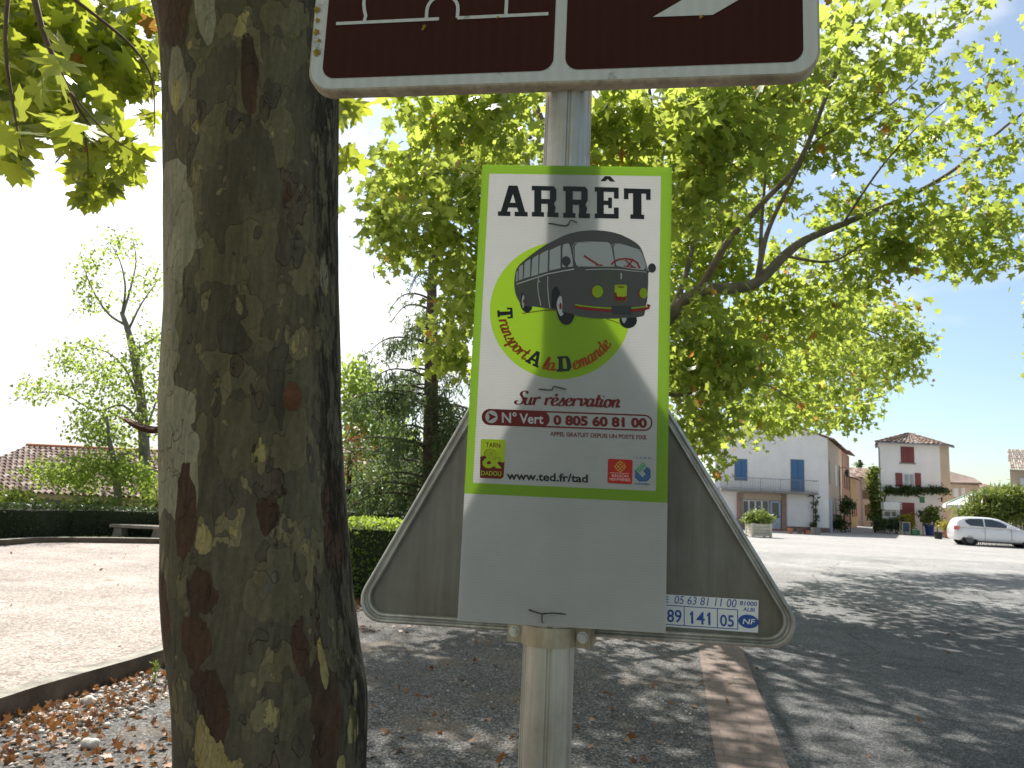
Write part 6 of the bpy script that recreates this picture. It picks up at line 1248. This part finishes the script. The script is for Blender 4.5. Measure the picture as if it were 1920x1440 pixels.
QY = 50.0; q0, q1, _, qz = R3(1790, 545, 2300, 1000, QY); o = thing('corner_house', 'pale pink house with overhanging tile eave cut off by the right edge', 'house', ((q0+q1)/2, QY, 0)); b = MB(); b.add([(x_, y_, z_) for z_ in (0, qz) for x_, y_ in ((q0, QY), (q1, QY), (q1+6, QY+8), (q0+6, QY+8))], [(0, 1, 5, 4), (1, 2, 6, 5), (2, 3, 7, 6), (3, 0, 4, 7), (4, 5, 6, 7)]); b.build('wall', M['beige'], o); tile_roof('roof', (q0-.5, QY-.7, qz-.05), (q1, QY-.7, qz-.05), (q1+2, QY+4, qz+1.7), (q0+2.6, QY+4, qz+1.7), 22, 9, o)
slab(o, 'window', R3(1880, 620, 1960, 720, QY), QY, 0, .05, M['trim'])
UY = H2-5.5; uc = D(*Z3(1420, 850), UY); o = thing('parasol', 'large white parasol with green edge on the terrace behind the bamboo', 'parasol', (uc[0], UY, 0)); zt_ = D(*Z3(1450, 770), UY)[2]; ze_ = D(*Z3(1135, 885), UY)[2]; ur = uc[0]-D(*Z3(1135, 885), UY)[0]
ring = [(uc[0]+ur*math.cos(w), UY+ur*math.sin(w), ze_) for w in np.linspace(0, 6.283, 9)[:-1]]; b = MB(); vs = [(uc[0], UY, zt_)]+ring+[(p[0], p[1], ze_-.22) for p in ring]; b.add(vs, [(0, 1+i, 1+(i+1) % 8) for i in range(8)], 0); b.add(vs, [(1+i, 9+i, 9+(i+1) % 8, 1+(i+1) % 8) for i in range(8)], 0)
for i in range(8): a_, c_ = np.array(ring[i]), np.array([uc[0], UY, zt_]); b.tube([a_+[0, 0, .02], c_+[0, 0, .03]], .03, 4, 1)
b.build('canopy', [M['canvas'], M['green']], o); b = MB(); b.tube([(uc[0], UY, 0), (uc[0], UY, zt_)], .04, 8); b.lathe((uc[0], UY, 0), [(.4, 0), (.4, .1), (.06, .16)], 16); b.build('pole', M['wood'], o)
BYY = 42.0
o = thing('bamboo_clump', 'big bushy bamboo clump behind the silver car', 'bamboo', (*D(*Z3(1620, 1000), BYY)[:2], 0)); P = [clump_points(D(*Z3(x, y), BYY), (w*BYY/FPX/5.33, 1.1, h_*BYY/FPX/5.33), n_, 9, .2) for x, y, w, h_, n_ in ((1560, 850, 140, 110, 1500), (1700, 820, 140, 110, 1700), (1420, 930, 130, 80, 1100), (1540, 960, 150, 90, 1300), (1700, 960, 160, 100, 1500), (1850, 880, 120, 110, 1300), (1950, 950, 130, 130, 1200), (1340, 990, 60, 40, 300), (1800, 740, 60, 50, 300))]
tag(leaves('foliage', np.concatenate(P), .30, M['bush'], o, 'needle', np.array([0, 0, -.3])), kind='stuff'); b = MB()
for k_ in range(30): c_ = D(*Z3(1380+k_*20, 900), BYY+random.uniform(-.6, .6)); b.tube([(c_[0], c_[1], 0), (c_[0]+random.uniform(-.3, .3), c_[1], c_[2]+.6)], .025, 5)
b.build('canes', M['bush'] if False else M['wood'], o)

# ---------------------------------------------------------------- car
cg0 = G(*Z3(1352, 1298)); cg1 = G(*Z3(1888, 1308)); 
CYY = cg0[1]; wbx = D(*Z3(1888, 1250), CYY)[0]-cg0[0]; sc_car = wbx/2.52
cyaw = math.atan2(0.35, 2.5)*0
car = thing('parked_car', 'silver white hatchback parked side on before the bamboo, its nose cut by the right edge', 'car', (cg0[0]+wbx/2, CYY+.82, 0))
ox = cg0[0]; s_ = sc_car*.98
def CP(x, y, z): return (ox+x*s_, CYY+.82+y*s_*(.93), z*s_*(.90 if z > .3 else 1)+(0 if z <= .3 else .03*s_))
# side profile (x from rear axle, z), rear at left
lowp = [(-.62, .42), (-.66, .60), (-.64, .80), (-.60, .95)]
body_st = [  # x, half width, z bottom, z belt(top of the lower body)
    (-.66, .62, .42, .86), (-.62, .74, .30, .93), (-.50, .81, .24, .96), (-.20, .84, .22, .965), (.3, .85, .20, .955), (1.0, .85, .20, .935), (1.7, .85, .20, .925), (2.1, .85, .20, .915), (2.5, .84, .22, .87), (2.9, .80, .24, .78), (3.15, .70, .28, .70), (3.25, .55, .34, .60)]
b = MB(); n = 12; vs = []; fs = []
for x, w, z0, z1 in body_st:
    for j in range(n):
        t_ = j/(n-1); z = z0+(z1-z0)*t_; bulge = w*(1-.10*(2*t_-1)**4-.06*max(0, t_-.6)*2.5); vs.append(CP(x, -bulge, z))
    for j in range(n):
        t_ = 1-j/(n-1); z = z0+(z1-z0)*t_; bulge = w*(1-.10*(2*t_-1)**4-.06*max(0, t_-.6)*2.5); vs.append(CP(x, bulge, z))
m2 = 2*n
for i in range(len(body_st)-1):
    for j in range(m2): fs.append((i*m2+j, i*m2+(j+1) % m2, (i+1)*m2+(j+1) % m2, (i+1)*m2+j)[::-1])
fs += [tuple(range(m2)), tuple(range((len(body_st)-1)*m2, len(body_st)*m2))[::-1]]
b.add(vs, fs)
# cabin
cab = [(-.60, .62, .90, .96), (-.52, .66, .92, 1.20), (-.42, .66, .93, 1.36), (-.2, .66, .93, 1.46), (.3, .67, .92, 1.50), (.9, .67, .91, 1.49), (1.3, .66, .91, 1.42), (1.7, .66, .90, 1.22), (2.05, .68, .89, 1.02), (2.25, .70, .88, .92)]
vs = []; fs = []; n = 8
for x, w, z0, z1 in cab:
    for sgn in (-1, 1):
        for j in (range(n) if sgn < 0 else range(n)[::-1]):
            t_ = j/(n-1); wb = w+(.15)*(1-t_)**1.1 if t_ < .8 else w*(1-(t_-.8)*1.2)+.015; vs.append(CP(x, sgn*wb, z0+(z1-z0)*min(1, t_*1.12 if t_ < .8 else .896+(t_-.8)*.52)))
for i in range(len(cab)-1):
    for j in range(2*n): fs.append((i*2*n+j, i*2*n+(j+1) % (2*n), (i+1)*2*n+(j+1) % (2*n), (i+1)*2*n+j)[::-1])
fs += [tuple(range(2*n)), tuple(range((len(cab)-1)*2*n, len(cab)*2*n))[::-1]]
b.add(vs, fs); cbody = b.build('body', M['carpaint'], car, True)
def cpoly(name, pts, y, mat, par, thick=.02):
    b = MB(); k_ = len(pts); b.add([CP(x, yf, z) for x, z, yf in pts]+[CP(x, yf+thick, z) for x, z, yf in pts], [tuple(range(k_))[::-1], tuple(range(k_, 2*k_))]+[(i, k_+i, k_+(i+1) % k_, (i+1) % k_)[::-1] for i in range(k_)]); return b.build(name, mat, par)
def yw(z):
    t_ = min(.8, max(0, (z-.92)/(1.49-.92)/1.12)); return -(.665+.15*(1-t_)**1.1+.012)
for sgn in (1, -1):
    for wpts in ([(-.16, 1.30), (.02, 1.385), (.60, 1.405), (.62, .985), (.05, 1.02), (-.12, 1.16)], [(.68, .985), (.66, 1.405), (1.0, 1.39), (1.32, 1.27), (1.66, 1.06), (1.68, .97)]):
        cpoly('side_window', [(x, z, sgn*yw(z)) for x, z in wpts], 0, M['glass'], cbody, .02*sgn)
b = MB()
for x, r_ in ((0, 0), (2.52, 0)):
    for sgn in (-1, 1):
        wc = np.array(CP(x, sgn*.80, .30)); wp = thing if False else None
        w_ = MB(); R0 = .305*s_
        w_.tube([wc+[0, sgn*.03, 0], wc+[0, sgn*.02, 0], wc-[0, sgn*.18, 0]], [R0*.94, R0, R0], 26); tyre = w_.build('wheel', M['tyre'], car, True)
        w_ = MB(); w_.tube([wc+[0, sgn*.036, 0], wc+[0, sgn*.03, 0]], [R0*.48, R0*.55], 22)
        for k_ in range(10):
            a_ = k_*math.pi/5; d_ = np.array([math.cos(a_), 0, math.sin(a_)]); w_.box(wc+[0, sgn*.042, 0]+d_*R0*.36, (R0*.5, .012, R0*.12), (d_, np.array([0, 1., 0]), np.array([-d_[2], 0, d_[0]])))
        w_.build('rim', M['alloy'], tyre)
        a_ = MB(); a_.tube([wc+[0, sgn*.012, .01], wc-[0, sgn*.05, -.01]], R0*1.16, 26); a_.build('wheel_arch', M['plastic'], cbody)
cpoly('tail_lamp', [(-.64, .98, -.70), (-.46, .98, -.80), (-.44, .88, -.84), (-.50, .76, -.85), (-.66, .80, -.72)], 0, M['lamp'], car, -.03)
cpoly('headlight', [(2.72, .80, -.845), (3.08, .70, -.76), (3.06, .60, -.78), (2.74, .70, -.85)], 0, M['clear'], car, -.03)
b = MB(); b.box(CP(1.62, -.97, 1.03), (.16, .14, .12)); b.box(CP(1.64, -.88, 1.0), (.06, .14, .04)); b.build('mirror', M['carpaint'], car, False, .03)
for x in (.75, 1.55): 
    pass
b = MB()
for x in (.56, ): b.box(CP(x, -.862, .83), (.17, .02, .03))
b.build('door_handle', M['carpaint'], cbody); b = MB(); b.box(CP(1.30, -.860, .82), (.17, .02, .03)); b.build('door_handle', M['carpaint'], cbody)
b = MB(); 
for x, z0, z1 in ((.64, .28, .98), (1.74, .3, .95)): b = MB(); b.box(CP(x, -.853, (z0+z1)/2), (.012, .01, z1-z0)); b.build('door_seam', M['plastic'], cbody)
b = MB(); b.box(CP(1.25, -.80, .205), (2.0, .12, .06)); b.build('sill', M['plastic'], car)

car.rotation_euler = (0, 0, R_(-17)); car.location.x += .62

# ================================================================== LITTER, STONES, WEEDS
def in_bed():
    t_ = random.uniform(0, 1); p = kA-kd*1.2+kd*(t_*7.2); off = random.random()**1.3*np.interp(t_, [0, .35, .8, 1], [.75, .55, .3, .2]); return p+kn*(off+.02)
def stone_mesh(n, rmin, rmax, place, name, mat, label=None, flat=.55):
    V = []; Fc = []; rn = []; ico_v = []; bmt = bmesh.new(); bmesh.ops.create_icosphere(bmt, subdivisions=1, radius=1); iv = np.array([v.co for v in bmt.verts]); it = np.array([[v.index for v in f.verts] for f in bmt.faces]); bmt.free()
    for k_ in range(n):
        p = place(); r_ = random.uniform(rmin, rmax); A_ = np.linalg.qr(rng.normal(size=(3, 3)))[0]; sc3 = np.array([1, random.uniform(.6, 1), random.uniform(.4, .8)]); v = ((iv*sc3*(1+rng.normal(size=(len(iv), 1))*.12)))@A_.T*r_*[1, 1, flat+.2]; V.append(v+[p[0], p[1], r_*.3]); Fc.append(it+k_*len(iv)); rn.append(np.full(len(iv), random.random()))
    return raw_mesh(name, np.concatenate(V), np.concatenate(Fc), mat, None, np.concatenate(rn), False)
t = NT('pale_pebbles'); a = t.attr('rnd').outputs['Fac']; c_ = t.ramp(a, [(0, (.26, .22, .18)), (.4, (.45, .38, .33)), (1, (.66, .62, .57))]); pebm = t.done(t.bsdf(c_, .85, 0, t.bump(t.noise(t.coord(), 60, 4), .004), .2))
tag(stone_mesh(2600, .006, .030, in_bed, 'pebbles', pebm), kind='stuff')
def near_ground(): 
    return G(random.uniform(640, 1300), 1170+270*random.random()**.8)
tag(stone_mesh(420, .004, .012, near_ground, 'grit', pebm), kind='stuff')
P = np.array([(*in_bed(), .022+random.random()*.02) for _ in range(1500)]); tag(leaves('leaf_litter', P, .036, M['dead'], None, 'plane', np.array([0, 0, .1]), np.array([0, 0, .8]), .8, .7), kind='stuff')
P = []
for _ in range(120): q = G(random.uniform(660, 1330), 1165+275*random.random()); P.append((q[0], q[1], .012))
for _ in range(60): q = G(random.uniform(660, 800), 1150+random.random()*40); P.append((q[0], q[1], .012))
for _ in range(14): q = G(random.uniform(1300, 1920), 1180+260*random.random()); P.append((q[0], q[1], .012))
for _ in range(22): q = G(random.uniform(-20, 330), 1025+random.random()**2*200, CT); P.append((q[0], q[1], CT+.01))
for _ in range(200): q = G(random.uniform(-20, 330), 1330+random.random()*110); P.append((q[0], q[1], .012))
tag(leaves('fallen_leaves', np.array(P), .045, M['dead'], None, 'plane', np.array([0, 0, .05]), np.array([0, 0, 1.0]), .45, .5), kind='stuff')
for px, py, r_, lb in ((165, 1316, .055, 'larger white stone lying against the dark kerb face'), (168, 1396, .05, 'flat tan stone on the gravel in front of the pebble strip')):
    q = G(px, py+6); bmt = bmesh.new(); bmesh.ops.create_icosphere(bmt, subdivisions=3, radius=1); v = np.array([x.co for x in bmt.verts]); f_ = [tuple(x.index for x in f.verts) for f in bmt.faces]; bmt.free()
    v = v*(1+.12*np.sin(v[:, :1]*5+px)+.1*np.cos(v[:, 1:2]*4))*[r_, r_*.8, r_*.62]+[q[0], q[1], r_*.42]; b = MB(); b.add(v, f_); tag(b.build('stone', M['pebble'], None, False), lb, 'stone')
wq = G(288, 1282); o = thing('weed', 'small bright green weed growing at the foot of the kerb beside the big trunk', 'weed', wq); b = MB(); b.tube(spline([wq, wq+[.005, 0, .06], wq+[-.004, 0, .13]], 4), .0025, 5); b.build('stem', M['bush'] if False else M['green'], o)
P = wq+np.column_stack([rng.normal(size=70)*.008, rng.normal(size=70)*.008, rng.random(70)*.15]); tag(leaves('leaves', P, .04, M['bush'], o, 'needle', np.array([0, 0, .9]), None, .6), kind='stuff')
for o in list(C.objects):
    k_ = o.name.split('.')[0]
    if o.parent is None and k_ in GROUPS: o['group'] = GROUPS[k_]
